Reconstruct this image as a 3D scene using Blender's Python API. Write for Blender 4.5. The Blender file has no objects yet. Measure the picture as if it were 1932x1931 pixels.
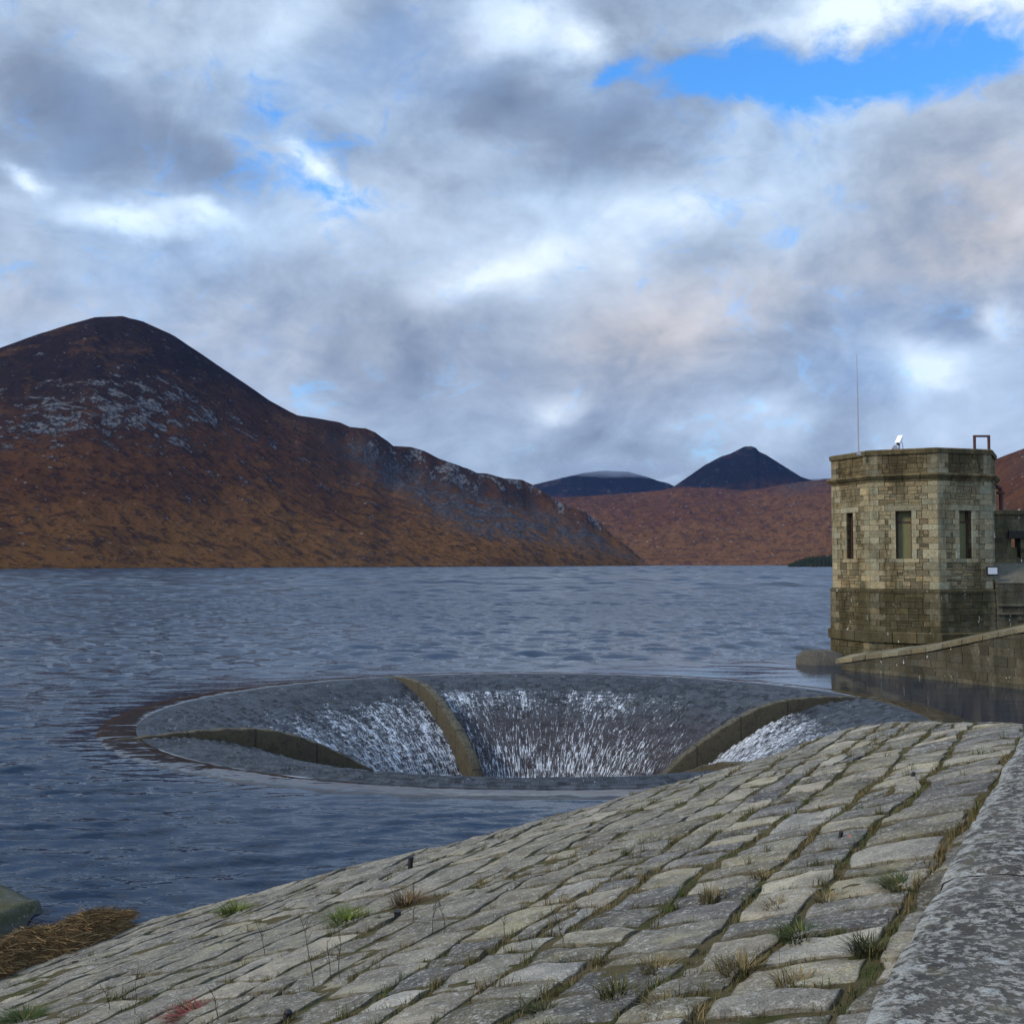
import bpy, math, random
import numpy as np
from mathutils import Vector
random.seed(7); rng = np.random.default_rng(7)
S = bpy.context.scene
COL = S.collection
H = 6.1                       # eye height above the water, metres
PITCH = math.radians(2.64); F = 2084.0; CX = 966.0
cP, sP = math.cos(PITCH), math.sin(PITCH)

def ray(X, Y):
    u = (X-CX)/F; v = (CX-Y)/F
    return np.array([u, cP - v*sP, sP + v*cP])
def on_water(X, Y, z=0.0):
    d = ray(X, Y); k = (z-H)/d[2]
    return d[0]*k, d[1]*k
def zat(Y, y):
    v = (CX-Y)/F
    return H + y*(v*cP+sP)/(cP-v*sP)
def xat(X, y, z):
    return (X-CX)/F*(y*cP+(z-H)*sP)

# ------------------------------------------------------------------ helpers
def tag(o, label=None, cat=None, group=None, kind=None):
    if label: o['label'] = label
    if cat: o['category'] = cat
    if group: o['group'] = group
    if kind: o['kind'] = kind
    return o
def link(name, me, mat, parent=None):
    o = bpy.data.objects.new(name, me); COL.objects.link(o)
    if mat: me.materials.append(mat)
    if parent: o.parent = parent
    return o
def empty(name, loc=(0, 0, 0)):
    o = bpy.data.objects.new(name, None); COL.objects.link(o); o.location = loc
    return o
def fmesh(name, V, Fq, mat, parent=None, smooth=True, attrs=None, col=None):
    """fast mesh from numpy arrays; Fq is an (n,k) array of polygons."""
    V = np.asarray(V, dtype=np.float32); Fq = np.asarray(Fq, dtype=np.int32)
    me = bpy.data.meshes.new(name)
    me.vertices.add(len(V)); me.vertices.foreach_set('co', V.ravel())
    n, k = Fq.shape
    me.loops.add(n*k); me.loops.foreach_set('vertex_index', Fq.ravel())
    me.polygons.add(n); me.polygons.foreach_set('loop_start', np.arange(0, n*k, k, dtype=np.int32))
    me.update(calc_edges=True)
    if smooth: me.polygons.foreach_set('use_smooth', np.ones(n, dtype=bool))
    for a, d in (attrs or {}).items():
        at = me.attributes.new(a, 'FLOAT', 'POINT'); at.data.foreach_set('value', np.asarray(d, dtype=np.float32))
    if col is not None:
        at = me.attributes.new('Col', 'FLOAT_COLOR', 'POINT')
        c = np.ones((len(V), 4), dtype=np.float32); c[:, :3] = col
        at.data.foreach_set('color', c.ravel())
    me.validate()
    return link(name, me, mat, parent)
def gridfaces(nr, nc, wrap=False):
    i = np.arange(nr-1)[:, None]; j = np.arange(nc if wrap else nc-1)[None, :]
    j2 = (j+1) % nc
    a = i*nc+j; b = i*nc+j2; c = (i+1)*nc+j2; d = (i+1)*nc+j
    return np.stack([a, b, c, d], -1).reshape(-1, 4)

class MB:
    """collects polygons for ONE mesh object"""
    def __init__(s): s.v = []; s.f = []; s.c = []
    def pts(s, P, Fs, col=(.5, .5, .5)):
        b = len(s.v); s.v += [tuple(p) for p in P]; s.f += [tuple(b+i for i in f) for f in Fs]; s.c += [tuple(col)]*len(P)
    def hexa(s, P, col=(.5, .5, .5)):
        s.pts(P, [(0, 3, 2, 1), (4, 5, 6, 7), (0, 1, 5, 4), (1, 2, 6, 5), (2, 3, 7, 6), (3, 0, 4, 7)], col)
    def box(s, x0, x1, y0, y1, z0, z1, col=(.5, .5, .5)):
        s.hexa([(x0, y0, z0), (x1, y0, z0), (x1, y1, z0), (x0, y1, z0), (x0, y0, z1), (x1, y0, z1), (x1, y1, z1), (x0, y1, z1)], col)
    def tube(s, P, R, n=8, col=(.5, .5, .5), cap=True):
        P = [Vector(p) for p in P]; rings = []
        if not hasattr(R, '__len__'): R = [R]*len(P)
        b = len(s.v)
        for i, p in enumerate(P):
            t = (P[min(i+1, len(P)-1)]-P[max(i-1, 0)]).normalized()
            a = t.cross(Vector((0, 0, 1)) if abs(t.z) < .9 else Vector((1, 0, 0))).normalized(); c = t.cross(a)
            for k in range(n):
                q = 2*math.pi*k/n; s.v.append(tuple(p+R[i]*(math.cos(q)*a+math.sin(q)*c))); s.c.append(tuple(col))
        for i in range(len(P)-1):
            for k in range(n):
                k2 = (k+1) % n
                s.f.append((b+i*n+k, b+i*n+k2, b+(i+1)*n+k2, b+(i+1)*n+k))
        if cap:
            s.f.append(tuple(b+k for k in range(n))); s.f.append(tuple(b+(len(P)-1)*n+k for k in reversed(range(n))))
    def build(s, name, mat, parent=None, smooth=False, bevel=0):
        me = bpy.data.meshes.new(name); me.from_pydata(s.v, [], s.f); me.update()
        at = me.attributes.new('Col', 'FLOAT_COLOR', 'POINT')
        c = np.ones((len(s.v), 4), dtype=np.float32); c[:, :3] = np.array(s.c); at.data.foreach_set('color', c.ravel())
        if smooth: me.polygons.foreach_set('use_smooth', [True]*len(me.polygons))
        o = link(name, me, mat, parent)
        if bevel:
            m = o.modifiers.new('edge', 'BEVEL'); m.width = bevel; m.segments = 2; m.limit_method = 'ANGLE'
        return o

def perlin(x, y, seed=0):
    x = np.asarray(x, dtype=np.float64); y = np.asarray(y, dtype=np.float64)
    x, y = np.broadcast_arrays(x, y)
    xi = np.floor(x).astype(np.int64); yi = np.floor(y).astype(np.int64); xf = x-xi; yf = y-yi
    def g(ix, iy, dx, dy):
        h = (ix*374761393 + iy*668265263 + seed*974634541) & 0xffffffff
        h = ((h ^ (h >> 13))*1274126177) & 0xffffffff
        h = (h ^ (h >> 16)) & 0xffff
        a = h/65536.0*2*np.pi
        return np.cos(a)*dx+np.sin(a)*dy
    u = xf*xf*xf*(xf*(xf*6-15)+10); v = yf*yf*yf*(yf*(yf*6-15)+10)
    n0 = g(xi, yi, xf, yf)*(1-u)+g(xi+1, yi, xf-1, yf)*u
    n1 = g(xi, yi+1, xf, yf-1)*(1-u)+g(xi+1, yi+1, xf-1, yf-1)*u
    return (n0*(1-v)+n1*v)*1.5
def fbm(x, y, oct=5, seed=0, gain=.5, ridged=False):
    s = 0; a = 1.0; t = 0
    for i in range(oct):
        n = perlin(x*2**i, y*2**i, seed+i*17)
        if ridged: n = 1-2*np.abs(n)
        s = s+a*n; t += a; a *= gain
    return s/t
def sstep(a, b, x):
    t = np.clip((x-a)/(b-a), 0, 1); return t*t*(3-2*t)

# ------------------------------------------------------------------ material helper
class NT:
    def __init__(s, name):
        s.m = bpy.data.materials.new(name); s.m.use_nodes = True; s.t = s.m.node_tree; s.t.nodes.clear()
    def put(s, sock, v):
        if isinstance(v, bpy.types.NodeSocket): s.t.links.new(v, sock)
        elif v is not None:
            if sock.type == 'RGBA' and len(v) == 3: v = (*v, 1)
            sock.default_value = v
    def n(s, typ, out=0, props=None, **inp):
        nd = s.t.nodes.new(typ)
        for k, v in (props or {}).items(): setattr(nd, k, v)
        for k, v in inp.items():
            s.put(nd.inputs[int(k[1:])] if k[0] == 'i' and k[1:].isdigit() else nd.inputs[k.replace('_', ' ')], v)
        return nd.outputs[out]
    def math(s, op, a, b=None, c=None, clamp=False):
        return s.n('ShaderNodeMath', props=dict(operation=op, use_clamp=clamp), i0=a, i1=b, i2=c)
    def vmath(s, op, a, b=None, out=0):
        return s.n('ShaderNodeVectorMath', out=out, props=dict(operation=op), i0=a, i1=b)
    def mix(s, f, a, b, mode='MIX'):
        nd = s.t.nodes.new('ShaderNodeMix'); nd.data_type = 'RGBA'; nd.blend_type = mode; nd.clamp_factor = True
        s.put(nd.inputs[0], f); s.put(nd.inputs[6], a); s.put(nd.inputs[7], b); return nd.outputs[2]
    def ramp(s, f, stops, interp='LINEAR'):
        nd = s.t.nodes.new('ShaderNodeValToRGB'); s.put(nd.inputs[0], f); cr = nd.color_ramp; cr.interpolation = interp
        while len(cr.elements) < len(stops): cr.elements.new(.5)
        for e, (p, c) in zip(cr.elements, stops): e.position = p; e.color = (*c, 1) if hasattr(c, '__len__') else (c, c, c, 1)
        return nd.outputs[0]
    def rng(s, v, a, b, c=0., d=1., smooth=True):
        return s.n('ShaderNodeMapRange', props=dict(interpolation_type='SMOOTHSTEP' if smooth else 'LINEAR', clamp=True), i0=v, i1=a, i2=b, i3=c, i4=d)
    def noise(s, vec, scale, detail=4., rough=.55, dist=0., out=0):
        return s.n('ShaderNodeTexNoise', out=out, Vector=vec, Scale=scale, Detail=detail, Roughness=rough, Distortion=dist)
    def vor(s, vec, scale, feature='F1', out=0, rnd=1.):
        return s.n('ShaderNodeTexVoronoi', out=out, props=dict(feature=feature), Vector=vec, Scale=scale, Randomness=rnd)
    def obj(s): return s.n('ShaderNodeTexCoord', out=3)
    def pos(s): return s.n('ShaderNodeNewGeometry', out=0)
    def nrm(s): return s.n('ShaderNodeNewGeometry', out=1)
    def scaled(s, vec, xyz): return s.vmath('MULTIPLY', vec, xyz)
    def attr(s, name, out=2): return s.n('ShaderNodeAttribute', out=out, props=dict(attribute_name=name))
    def bump(s, h, strength=.5, dist=.02, normal=None):
        nd = s.t.nodes.new('ShaderNodeBump'); s.put(nd.inputs['Height'], h); s.put(nd.inputs['Strength'], strength); s.put(nd.inputs['Distance'], dist)
        if normal: s.put(nd.inputs['Normal'], normal)
        return nd.outputs[0]
    def done(s, color, rough=.85, normal=None, spec=.3, **kw):
        b = s.t.nodes.new('ShaderNodeBsdfPrincipled'); s.put(b.inputs['Base Color'], color); s.put(b.inputs['Roughness'], rough)
        s.put(b.inputs['Specular IOR Level'], spec)
        if normal: s.put(b.inputs['Normal'], normal)
        for k, v in kw.items(): s.put(b.inputs[k.replace('_', ' ')], v)
        o = s.t.nodes.new('ShaderNodeOutputMaterial'); s.t.links.new(b.outputs[0], o.inputs[0]); return s.m

# ------------------------------------------------------------------ materials
def mat_water():
    m = NT('lake_water'); p = m.pos()
    a = m.noise(m.scaled(p, (.9, 2.4, 1)), 1.0, 3., .6, .3)
    b = m.noise(m.scaled(p, (.16, .60, 1)), 1.0, 5., .68, .3)
    c = m.noise(m.scaled(p, (3., 6.5, 1)), 1.0, 2., .5, .3)
    e = m.noise(m.scaled(p, (.022, .10, 1)), 1.0, 4., .65, .3)
    dist = m.vmath('LENGTH', p, out=1)
    far = m.rng(dist, 50., 160.); vfar = m.rng(dist, 150., 900.)
    calm = m.attr('calm')
    h = m.math('ADD', m.math('MULTIPLY', a, m.math('ADD', .07, m.math('MULTIPLY', far, .10))), m.math('MULTIPLY', b, m.math('MULTIPLY', far, .5)))
    h = m.math('ADD', h, m.math('MULTIPLY', e, m.math('MULTIPLY', vfar, .6)))
    h = m.math('ADD', h, m.math('MULTIPLY', c, .050))
    h = m.math('MULTIPLY', h, calm)
    nb = m.bump(h, 1.0, .42)
    return m.done((.005, .0135, .028), m.math('ADD', .03, m.math('ADD', m.math('MULTIPLY', far, .10), m.math('MULTIPLY', vfar, .12))), nb, .5, IOR=1.333)
def mat_crest():
    m = NT('wet_crest_stone'); p = m.pos()
    n = m.noise(p, 1.3, 5., .6); n2 = m.noise(p, 9., 4.)
    c = m.mix(n, (.012, .0095, .0080), (.034, .029, .025)); c = m.mix(m.rng(n2, .55, .75), c, (.045, .045, .028))
    h = m.noise(m.scaled(p, (.5, .9, 1)), 1.1, 3., .5, .4)
    return m.done(c, .07, m.bump(h, .5, .10), .5, IOR=1.333)
def mat_funnel():
    m = NT('spillway_stone'); uv = m.n('ShaderNodeUVMap', props=dict(uv_map='flow'))
    p = m.pos()
    blk = m.attr('blk')
    base = m.mix(blk, (.010, .012, .016), (.048, .057, .068))
    deep = m.attr('deep')
    base = m.mix(m.math('MULTIPLY', deep, .6), base, (.038, .028, .030))
    g = m.noise(p, 7., 4., .65); base = m.mix(m.rng(g, .5, .8), base, (.10, .11, .11))
    moss = m.math('MULTIPLY', m.rng(m.noise(p, .9, 5., .7), .60, .72), m.math('SUBTRACT', 1., deep))
    base = m.mix(m.math('MULTIPLY', moss, .55), base, (.085, .075, .03))
    foam = m.attr('foam')
    f1 = m.noise(m.scaled(uv, (95., 1.2, 1)), 1.0, 5., .75)
    f2 = m.noise(m.scaled(uv, (210., 11., 1)), 1.0, 3., .7)
    f3 = m.noise(m.scaled(uv, (22., .5, 1)), 1.0, 3., .6)
    f4 = m.noise(m.scaled(uv, (26., 3.4, 1)), 1.0, 4., .72)
    fl = m.math('ADD', m.math('MULTIPLY', m.math('ADD', m.math('MULTIPLY', f1, .25), m.math('MULTIPLY', f4, .25)), 1.), m.math('ADD', m.math('MULTIPLY', f2, .3), m.math('MULTIPLY', f3, .2)))
    fm = m.math('ADD', m.math('MULTIPLY', f1, .70), m.math('ADD', m.math('MULTIPLY', f4, .12), m.math('MULTIPLY', f2, .18)))
    fl = m.math('ADD', m.math('MULTIPLY', fm, deep), m.math('MULTIPLY', fl, m.math('SUBTRACT', 1., deep)))
    thr = m.math('SUBTRACT', .665, m.math('MULTIPLY', foam, .20))
    k = m.math('DIVIDE', m.math('SUBTRACT', fl, thr), .07, clamp=True)
    k = m.math('MULTIPLY', k, m.rng(foam, .02, .2))
    col = m.mix(k, base, (.56, .61, .66))
    r = m.math('ADD', .46, m.math('MULTIPLY', k, .4))
    hh = m.math('ADD', m.math('MULTIPLY', f2, .5), m.noise(p, 14., 3.))
    return m.done(col, r, m.bump(hh, 1., .09), .15)
def mat_rib():
    m = NT('mossy_rib_stone'); p = m.pos()
    n = m.noise(p, 1.6, 6., .65); n2 = m.noise(p, 11., 5., .7)
    c = m.mix(n, (.020, .016, .008), (.066, .053, .027)); c = m.mix(m.rng(n2, .5, .72), c, (.055, .052, .028))
    up = m.rng(m.n('ShaderNodeSeparateXYZ', out=2, i0=m.nrm()), .5, .95)
    c = m.mix(m.math('MULTIPLY', up, m.rng(n2, .4, .6)), c, (.095, .088, .058))
    jn = m.math('LESS_THAN', m.math('FRACT', m.math('MULTIPLY', m.attr('run'), .42)), .035)
    c = m.mix(m.math('MULTIPLY', jn, .8), c, (.012, .010, .006))
    c = m.mix(m.math('MULTIPLY', m.rng(m.noise(p, 4., 5., .7), .52, .62), .7), c, (.020, .017, .010))
    return m.done(c, .75, m.bump(n2, .8, .06), .3)
def mat_pitching():
    m = NT('granite_pitching'); p = m.pos(); a = m.attr('Col', 0)
    rnd = m.attr('rnd'); off = m.n('ShaderNodeCombineXYZ', i0=m.math('MULTIPLY', rnd, 37.), i1=m.math('MULTIPLY', rnd, 91.), i2=rnd)
    q = m.vmath('ADD', p, off)
    n1 = m.noise(q, 2.2, 6., .62); n2 = m.noise(q, 9., 6., .7); n3 = m.noise(q, 27., 5., .75); n4 = m.noise(q, 70., 3., .7)
    c = m.mix(m.rng(n1, .35, .7), m.mix(1., a, (.50, .49, .47), 'MULTIPLY'), m.mix(1., a, (1.02, .98, .88), 'MULTIPLY'))
    sp = m.math('MULTIPLY', m.rng(n3, .48, .60), m.rng(n2, .40, .60))
    c = m.mix(m.math('MULTIPLY', sp, .8), c, (.43, .415, .36))                    # pale lichen crust
    c = m.mix(m.math('MULTIPLY', m.rng(n4, .50, .60), .72), c, m.mix(1., c, (.40, .40, .42), 'MULTIPLY'))
    c = m.mix(m.math('MULTIPLY', m.rng(m.noise(q, 3.6, 5., .7), .55, .68), .75), c, m.mix(1., c, (.48, .48, .52), 'MULTIPLY'))
    c = m.mix(m.math('MULTIPLY', m.rng(m.noise(q, 1.1, 4., .6), .58, .72), .5), c, (.22, .20, .105))
    c = m.mix(m.math('MULTIPLY', m.attr('edge'), m.math('ADD', .25, m.math('MULTIPLY', m.rng(n2, .35, .6), .6))), c, (.055, .05, .03))   # moss and soil at the joints
    h = m.math('ADD', m.math('MULTIPLY', n2, 1.0), m.math('ADD', m.math('MULTIPLY', n3, .35), m.math('MULTIPLY', n4, .12)))
    return m.done(c, .9, m.bump(h, .9, .05), .2)
def mat_soil():
    m = NT('joint_soil'); p = m.pos()
    n = m.noise(p, 3., 6., .7); n2 = m.noise(p, 40., 4., .7)
    c = m.mix(n, (.065, .054, .028), (.125, .105, .052)); c = m.mix(m.rng(n2, .5, .7), c, (.10, .085, .04)); c = m.mix(m.rng(m.noise(p, 2.1, 4.), .5, .65), c, (.05, .058, .018))
    return m.done(c, 1., m.bump(n2, 1., .05), .1)
def mat_coping():
    m = NT('lichened_coping'); p = m.pos()
    n0 = m.noise(p, 3., 6., .65); n1 = m.noise(p, 14., 6., .72, .4); n2 = m.noise(p, 34., 5., .7, .3); n3 = m.noise(p, 140., 3., .7)
    c = m.mix(m.rng(n0, .3, .7), (.056, .053, .046), (.138, .128, .106))
    v = m.vor(m.vmath('ADD', p, m.scaled(m.noise(p, 9., 4., .6, out=1), (.12, .12, .12))), 9.)
    c = m.mix(m.math('MULTIPLY', m.rng(n2, .475, .55), m.rng(n1, .38, .52)), c, (.38, .365, .32))
    c = m.mix(m.math('MULTIPLY', m.rng(v, .30, .22), m.rng(n2, .38, .55)), c, (.46, .47, .43))
    c = m.mix(m.math('MULTIPLY', m.rng(m.noise(p, 5.5, 4.), .58, .68), .5), c, (.16, .145, .08))
    ed = m.attr('edge')
    c = m.mix(m.math('MULTIPLY', ed, m.rng(n1, .44, .58)), c, (.46, .47, .43))
    c = m.mix(m.math('MULTIPLY', m.rng(n3, .52, .62), .6), c, m.mix(1., c, (.45, .45, .45), 'MULTIPLY'))
    h = m.math('ADD', m.math('MULTIPLY', n1, 1.4), m.math('ADD', m.math('MULTIPLY', n2, .7), m.math('MULTIPLY', n3, .25)))
    return m.done(c, .92, m.bump(h, 1., .045), .2)
def mat_masonry(name, stain=(.06, .05, .025), lo=.50, hi=.68, amt=.75, white=.0):
    m = NT(name); p = m.pos(); a = m.attr('Col', 0)
    n1 = m.noise(p, 2.3, 5., .6); n2 = m.noise(p, 9., 5., .7)
    c = m.mix(m.rng(n2, .3, .75), m.mix(1., a, (.62, .60, .56), 'MULTIPLY'), m.mix(1., a, (1.15, 1.13, 1.08), 'MULTIPLY'))
    st = m.noise(m.scaled(p, (.9, .9, .32)), 1.0, 6., .68)
    c = m.mix(m.math('MULTIPLY', m.rng(st, lo, hi), amt), c, m.mix(n2, stain, tuple(x*1.8 for x in stain)))
    if white:
        w = m.math('MULTIPLY', m.rng(m.noise(m.scaled(p, (3., 3., 1.2)), 1., 4., .7), .662, .690), white)
        c = m.mix(w, c, (.62, .62, .58))
    return m.done(c, .92, m.bump(m.math('ADD', n1, n2), .8, .05), .2)
def mat_hill(name, gold, rust, dark, rock, hz, scale=1.):
    """heather, bracken and rock by height, slope and patches; hz = (height of first change, of second)"""
    m = NT(name); p = m.pos(); z = m.n('ShaderNodeSeparateXYZ', out=2, i0=p)
    k = scale
    n0 = m.noise(p, .0022*k, 5., .6); n1 = m.noise(p, .010*k, 6., .66, .5); n2 = m.noise(p, .045*k, 5., .7); n3 = m.noise(p, .16*k, 4., .7)
    zz = m.math('ADD', z, m.math('MULTIPLY', m.math('SUBTRACT', n0, .5), hz[1]*1.3))
    c = m.mix(m.rng(zz, hz[0]*.2, hz[0]*1.4), gold, rust)
    c = m.mix(m.rng(zz, hz[0]*1.1, hz[1]), c, dark)
    c = m.mix(m.math('MULTIPLY', m.rng(n1, .50, .66), .8), c, m.mix(.5, c, dark))
    c = m.mix(m.math('MULTIPLY', m.rng(n1, .46, .34), .85), c, m.mix(.45, c, gold))
    c = m.mix(m.math('MULTIPLY', m.rng(n2, .50, .60), .85), c, m.mix(.8, c, dark))
    c = m.mix(m.math('MULTIPLY', m.rng(n2, .42, .32), .5), c, m.mix(.5, c, gold))
    c = m.mix(m.math('MULTIPLY', m.rng(n3, .54, .64), .6), c, tuple(x*.35 for x in dark))
    rk = m.attr('rock'); sc = m.attr('scree')
    r1 = m.noise(m.scaled(p, (1., 1., .4)), .034*k, 7., .74)
    kk = m.math('DIVIDE', m.math('SUBTRACT', m.math('ADD', r1, m.math('MULTIPLY', rk, .125)), .635), .035, clamp=True)
    rc = m.mix(m.rng(n3, .38, .62), tuple(x*.22 for x in rock), tuple(x*1.25 for x in rock))
    ring = m.math('DIVIDE', m.math('SUBTRACT', m.math('ADD', r1, m.math('MULTIPLY', rk, .125)), .575), .05, clamp=True)
    c = m.mix(m.math('MULTIPLY', ring, .75), c, dark)
    c = m.mix(kk, c, rc)
    sp = m.rng(m.noise(p, .12*k, 2., .5), .70, .74); c = m.mix(sp, c, tuple(x*1.3 for x in rock))
    c = m.mix(m.math('MULTIPLY', sc, m.rng(n2, .36, .56)), c, m.mix(m.rng(n3, .4, .65), (.025, .024, .025), (.065, .066, .070)))
    return m.done(c, 1., m.bump(m.math('ADD', n2, m.math('MULTIPLY', n3, .5)), .8, 3./k), .0)
def mat_plain(name, c, rough=.8, var=.3, scale=8., spec=.3, metal=0.):
    m = NT(name); p = m.pos(); n = m.noise(p, scale, 5., .65)
    col = m.mix(n, tuple(x*(1-var) for x in c), tuple(x*(1+var) for x in c))
    return m.done(col, rough, m.bump(n, .3, .02), spec, Metallic=metal)
def mat_vc(name, rough=.9, var=.25, scale=30., spec=.2, trans=0.):
    m = NT(name); a = m.attr('Col', 0); n = m.noise(m.pos(), scale, 3., .6)
    c = m.mix(n, m.mix(1., a, (1-var,)*3, 'MULTIPLY'), m.mix(1., a, (1+var,)*3, 'MULTIPLY'))
    return m.done(c, rough, None, spec)

M = dict(
    water=mat_water(), crest=mat_crest(), funnel=mat_funnel(), rib=mat_rib(), pitch=mat_pitching(), soil=mat_soil(), coping=mat_coping(),
    tower=mat_masonry('tower_masonry', (.045, .035, .015), .46, .68, .80), dark_masonry=mat_masonry('stained_masonry', (.030, .025, .010), .36, .60, .90, .8),
    parapet=mat_masonry('parapet_masonry', (.030, .022, .010), .38, .62, .85), wing=mat_masonry('wing_wall_masonry', (.026, .022, .012), .40, .64, .85, .85),
    grass=mat_vc('grass_blades'), straw=mat_vc('dry_straw'), dressed=mat_masonry('dressed_stone', (.05, .045, .03), .46, .7, .7),
    metal=mat_plain('galvanised_metal', (.32, .30, .32), .5, .2, 20., .5, .6), whitep=mat_plain('white_paint', (.78, .78, .76), .4, .06, 12., .5),
    black=mat_plain('black_rubber', (.012, .012, .014), .6, .3, 20.), rust=mat_plain('rusty_iron', (.07, .03, .025), .8, .4, 10.),
    conifer=mat_plain('conifer_needles', (.016, .022, .013), 1., .5, .12, .05), infill=mat_plain('window_board', (.12, .115, .05), .8, .35, 2.5),
    moss=mat_plain('bank_moss', (.055, .048, .018), 1., .6, 1.6, .1), glassy=mat_plain('lamp_glass', (.42, .45, .48), .12, .1, 5., .6),
    earth=mat_plain('crest_gravel', (.16, .15, .13), 1., .3, 6., .1), orange=mat_plain('orange_plastic', (.5, .09, .02), .5, .1))

# ------------------------------------------------------------------ the overflow
BC = np.array([.95, 45.5]); R_IN = 15.45; R_OUT = 17.0
def prof_z(r):
    pr = np.array([15.45, 14.2, 13., 11.8, 10.8, 9.4, 7.9, 6.9, 6.2, 5.5, 4.9, 4.4, 4.0, 3.8])
    pz = np.array([0.03, -.05, -.20, -.48, -.82, -1.45, -2.3, -3.1, -3.85, -4.8, -6.0, -7.6, -9.6, -12.])
    return np.interp(r, pr[::-1], pz[::-1])
def smooth_profile():
    r = np.concatenate([np.linspace(R_IN, 4.6, 700), np.linspace(4.59, 3.8, 200)]); z = prof_z(r)
    k = np.ones(61)/61; zp = np.convolve(np.pad(z, 30, mode='edge'), k, 'valid'); zp[0] = z[0]
    s = np.concatenate([[0], np.cumsum(np.hypot(np.diff(r), np.diff(zp)))])
    return r, zp, s
def ang_in(a, a0, a1):
    return ((a-a0) % 360) < ((a1-a0) % 360)
RIBS = [16.5, 118.3, 206.5, 303.]
def build_overflow():
    root = empty('bellmouth_spillway', (BC[0], BC[1], 0))
    tag(root, 'huge round stone bellmouth overflow with water pouring down its stepped funnel into the hole', 'spillway')
    # crest ring
    rr = np.array([17.2, 16.95, 16.8, 16.6, 16.2, 15.8, 15.5, R_IN]); zz = np.array([-.5, -.06, .0, .030, .042, .045, .040, .02])
    n = 360; th = np.linspace(0, 2*np.pi, n, endpoint=False)
    V = np.stack([(rr[:, None]*np.cos(th)).ravel(), (rr[:, None]*np.sin(th)).ravel(), np.repeat(zz, n)], -1)
    V[:, 2] += .012*perlin(V[:, 0]*1.2, V[:, 1]*1.2, 5)
    fmesh('crest', V, gridfaces(len(rr), n, True), M['crest'], root)
    # stepped funnel
    r, z, s = smooth_profile(); L = s[-1]
    ns, na = 300, 1080
    sv = np.linspace(0, min(L, 19.), ns); rv = np.interp(sv, s, r); zv = np.interp(sv, s, z)
    dr = np.gradient(rv, sv); dz = np.gradient(zv, sv); nr, nz = -dz, dr      # normal to the profile
    flip = np.where(nz < 0, -1, 1); nr = nr*flip; nz = nz*flip
    th = np.linspace(0, 2*np.pi, na, endpoint=False)
    pitch = .34; course = np.floor(sv/pitch).astype(int); fr = sv/pitch-course
    TH, SV = np.meshgrid(th, sv); CO = np.repeat(course[:, None], na, 1)
    nb = np.maximum(30, (2*np.pi*rv/.34)).astype(int); NB = np.repeat(nb[np.searchsorted(sv, course*pitch).clip(0, ns-1)][:, None], na, 1)
    BI = np.floor(TH/(2*np.pi)*NB + .5*(CO % 2)).astype(np.int64)
    hsh = ((BI*73856093) ^ (CO*19349663)) & 0xffff; hsh = ((hsh*2654435761) >> 7) & 1023; blk = hsh/1023.
    disp = .075*(1-fr)[:, None]*sstep(0, .12, fr)[:, None] + .06*(blk-.5)
    disp *= sstep(0, .5, SV)
    rad = rv[:, None]+nr[:, None]*disp; zz = zv[:, None]+nz[:, None]*disp
    V = np.stack([rad*np.cos(TH), rad*np.sin(TH), zz], -1).reshape(-1, 3)
    A = np.degrees(TH)
    n1 = .5+.5*fbm(np.cos(TH)*5+7, SV*.22+np.sin(TH)*5, 4, 3)
    f = np.zeros_like(SV)
    left = ang_in(A, 112, 206.5); mid = ang_in(A, 16.5, 118.3); right = ang_in(A, 290, 376.5); near = ang_in(A, 206.5, 303)
    d_r = (A-118.3) % 360
    f = np.where(left, (sstep(2.0, 6.8, SV)*(.38+.65*n1)+.15), f)
    f = np.where(mid, .75*sstep(3., 4.2, SV)*sstep(7.0, 5.0, SV)*n1*sstep(30, 75, A) + .62*sstep(5., 10, SV)*(.2+n1*1.0)*sstep(28, 55, A) + .28*sstep(1.5, 5, SV), f)
    f = np.where(right, (sstep(2.5, 5, SV)*(.5+.6*n1)+.12), f)
    f = np.where(near, .22*sstep(1, 5, SV)*n1, f)
    f = np.clip(f + .34*sstep(.2, 1.0, SV)*(.35+.65*n1)*sstep(1.0, .4, f), 0, 1.2)
    f = f + (rng.random(f.shape) > .93)*.5*sstep(.1, .5, SV)*sstep(4., 1., SV)
    deep = sstep(4, 8, SV)*np.where(mid | right, 1., .35)
    o = fmesh('funnel', V, gridfaces(ns, na, True), M['funnel'], root, smooth=False,
              attrs=dict(blk=blk.ravel(), foam=f.ravel(), deep=deep.ravel()))
    me = o.data; uv = me.uv_layers.new(name='flow')
    li = np.empty(len(me.loops), dtype=np.int32); me.loops.foreach_get('vertex_index', li)
    U = np.stack([TH.ravel()[li], SV.ravel()[li]], -1)
    # keep the seam continuous inside a face
    q = U[:, 0].reshape(-1, 4); q[(q.max(1)-q.min(1)) > 3] = np.where(q[(q.max(1)-q.min(1)) > 3] < 3, q[(q.max(1)-q.min(1)) > 3]+2*np.pi, q[(q.max(1)-q.min(1)) > 3])
    U[:, 0] = q.ravel(); uv.data.foreach_set('uv', U.astype(np.float32).ravel())
    # guide ribs
    tr = np.array([16.3, 15.4, 13.5, 11.8, 10.6, 9.2, 7.9, 6.5, 5.3, 4.3, 3.7]); tz = np.array([.03, .10, .20, .17, .0, -.52, -1.2, -2.05, -3.05, -4.7, -7.2])
    rk = np.concatenate([np.linspace(16.3, 4.4, 70), np.linspace(4.3, 3.7, 12)]); zk = np.interp(rk, tr[::-1], tz[::-1])
    zk = np.convolve(np.pad(zk, 4, mode='edge'), np.ones(9)/9, 'valid')
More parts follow.
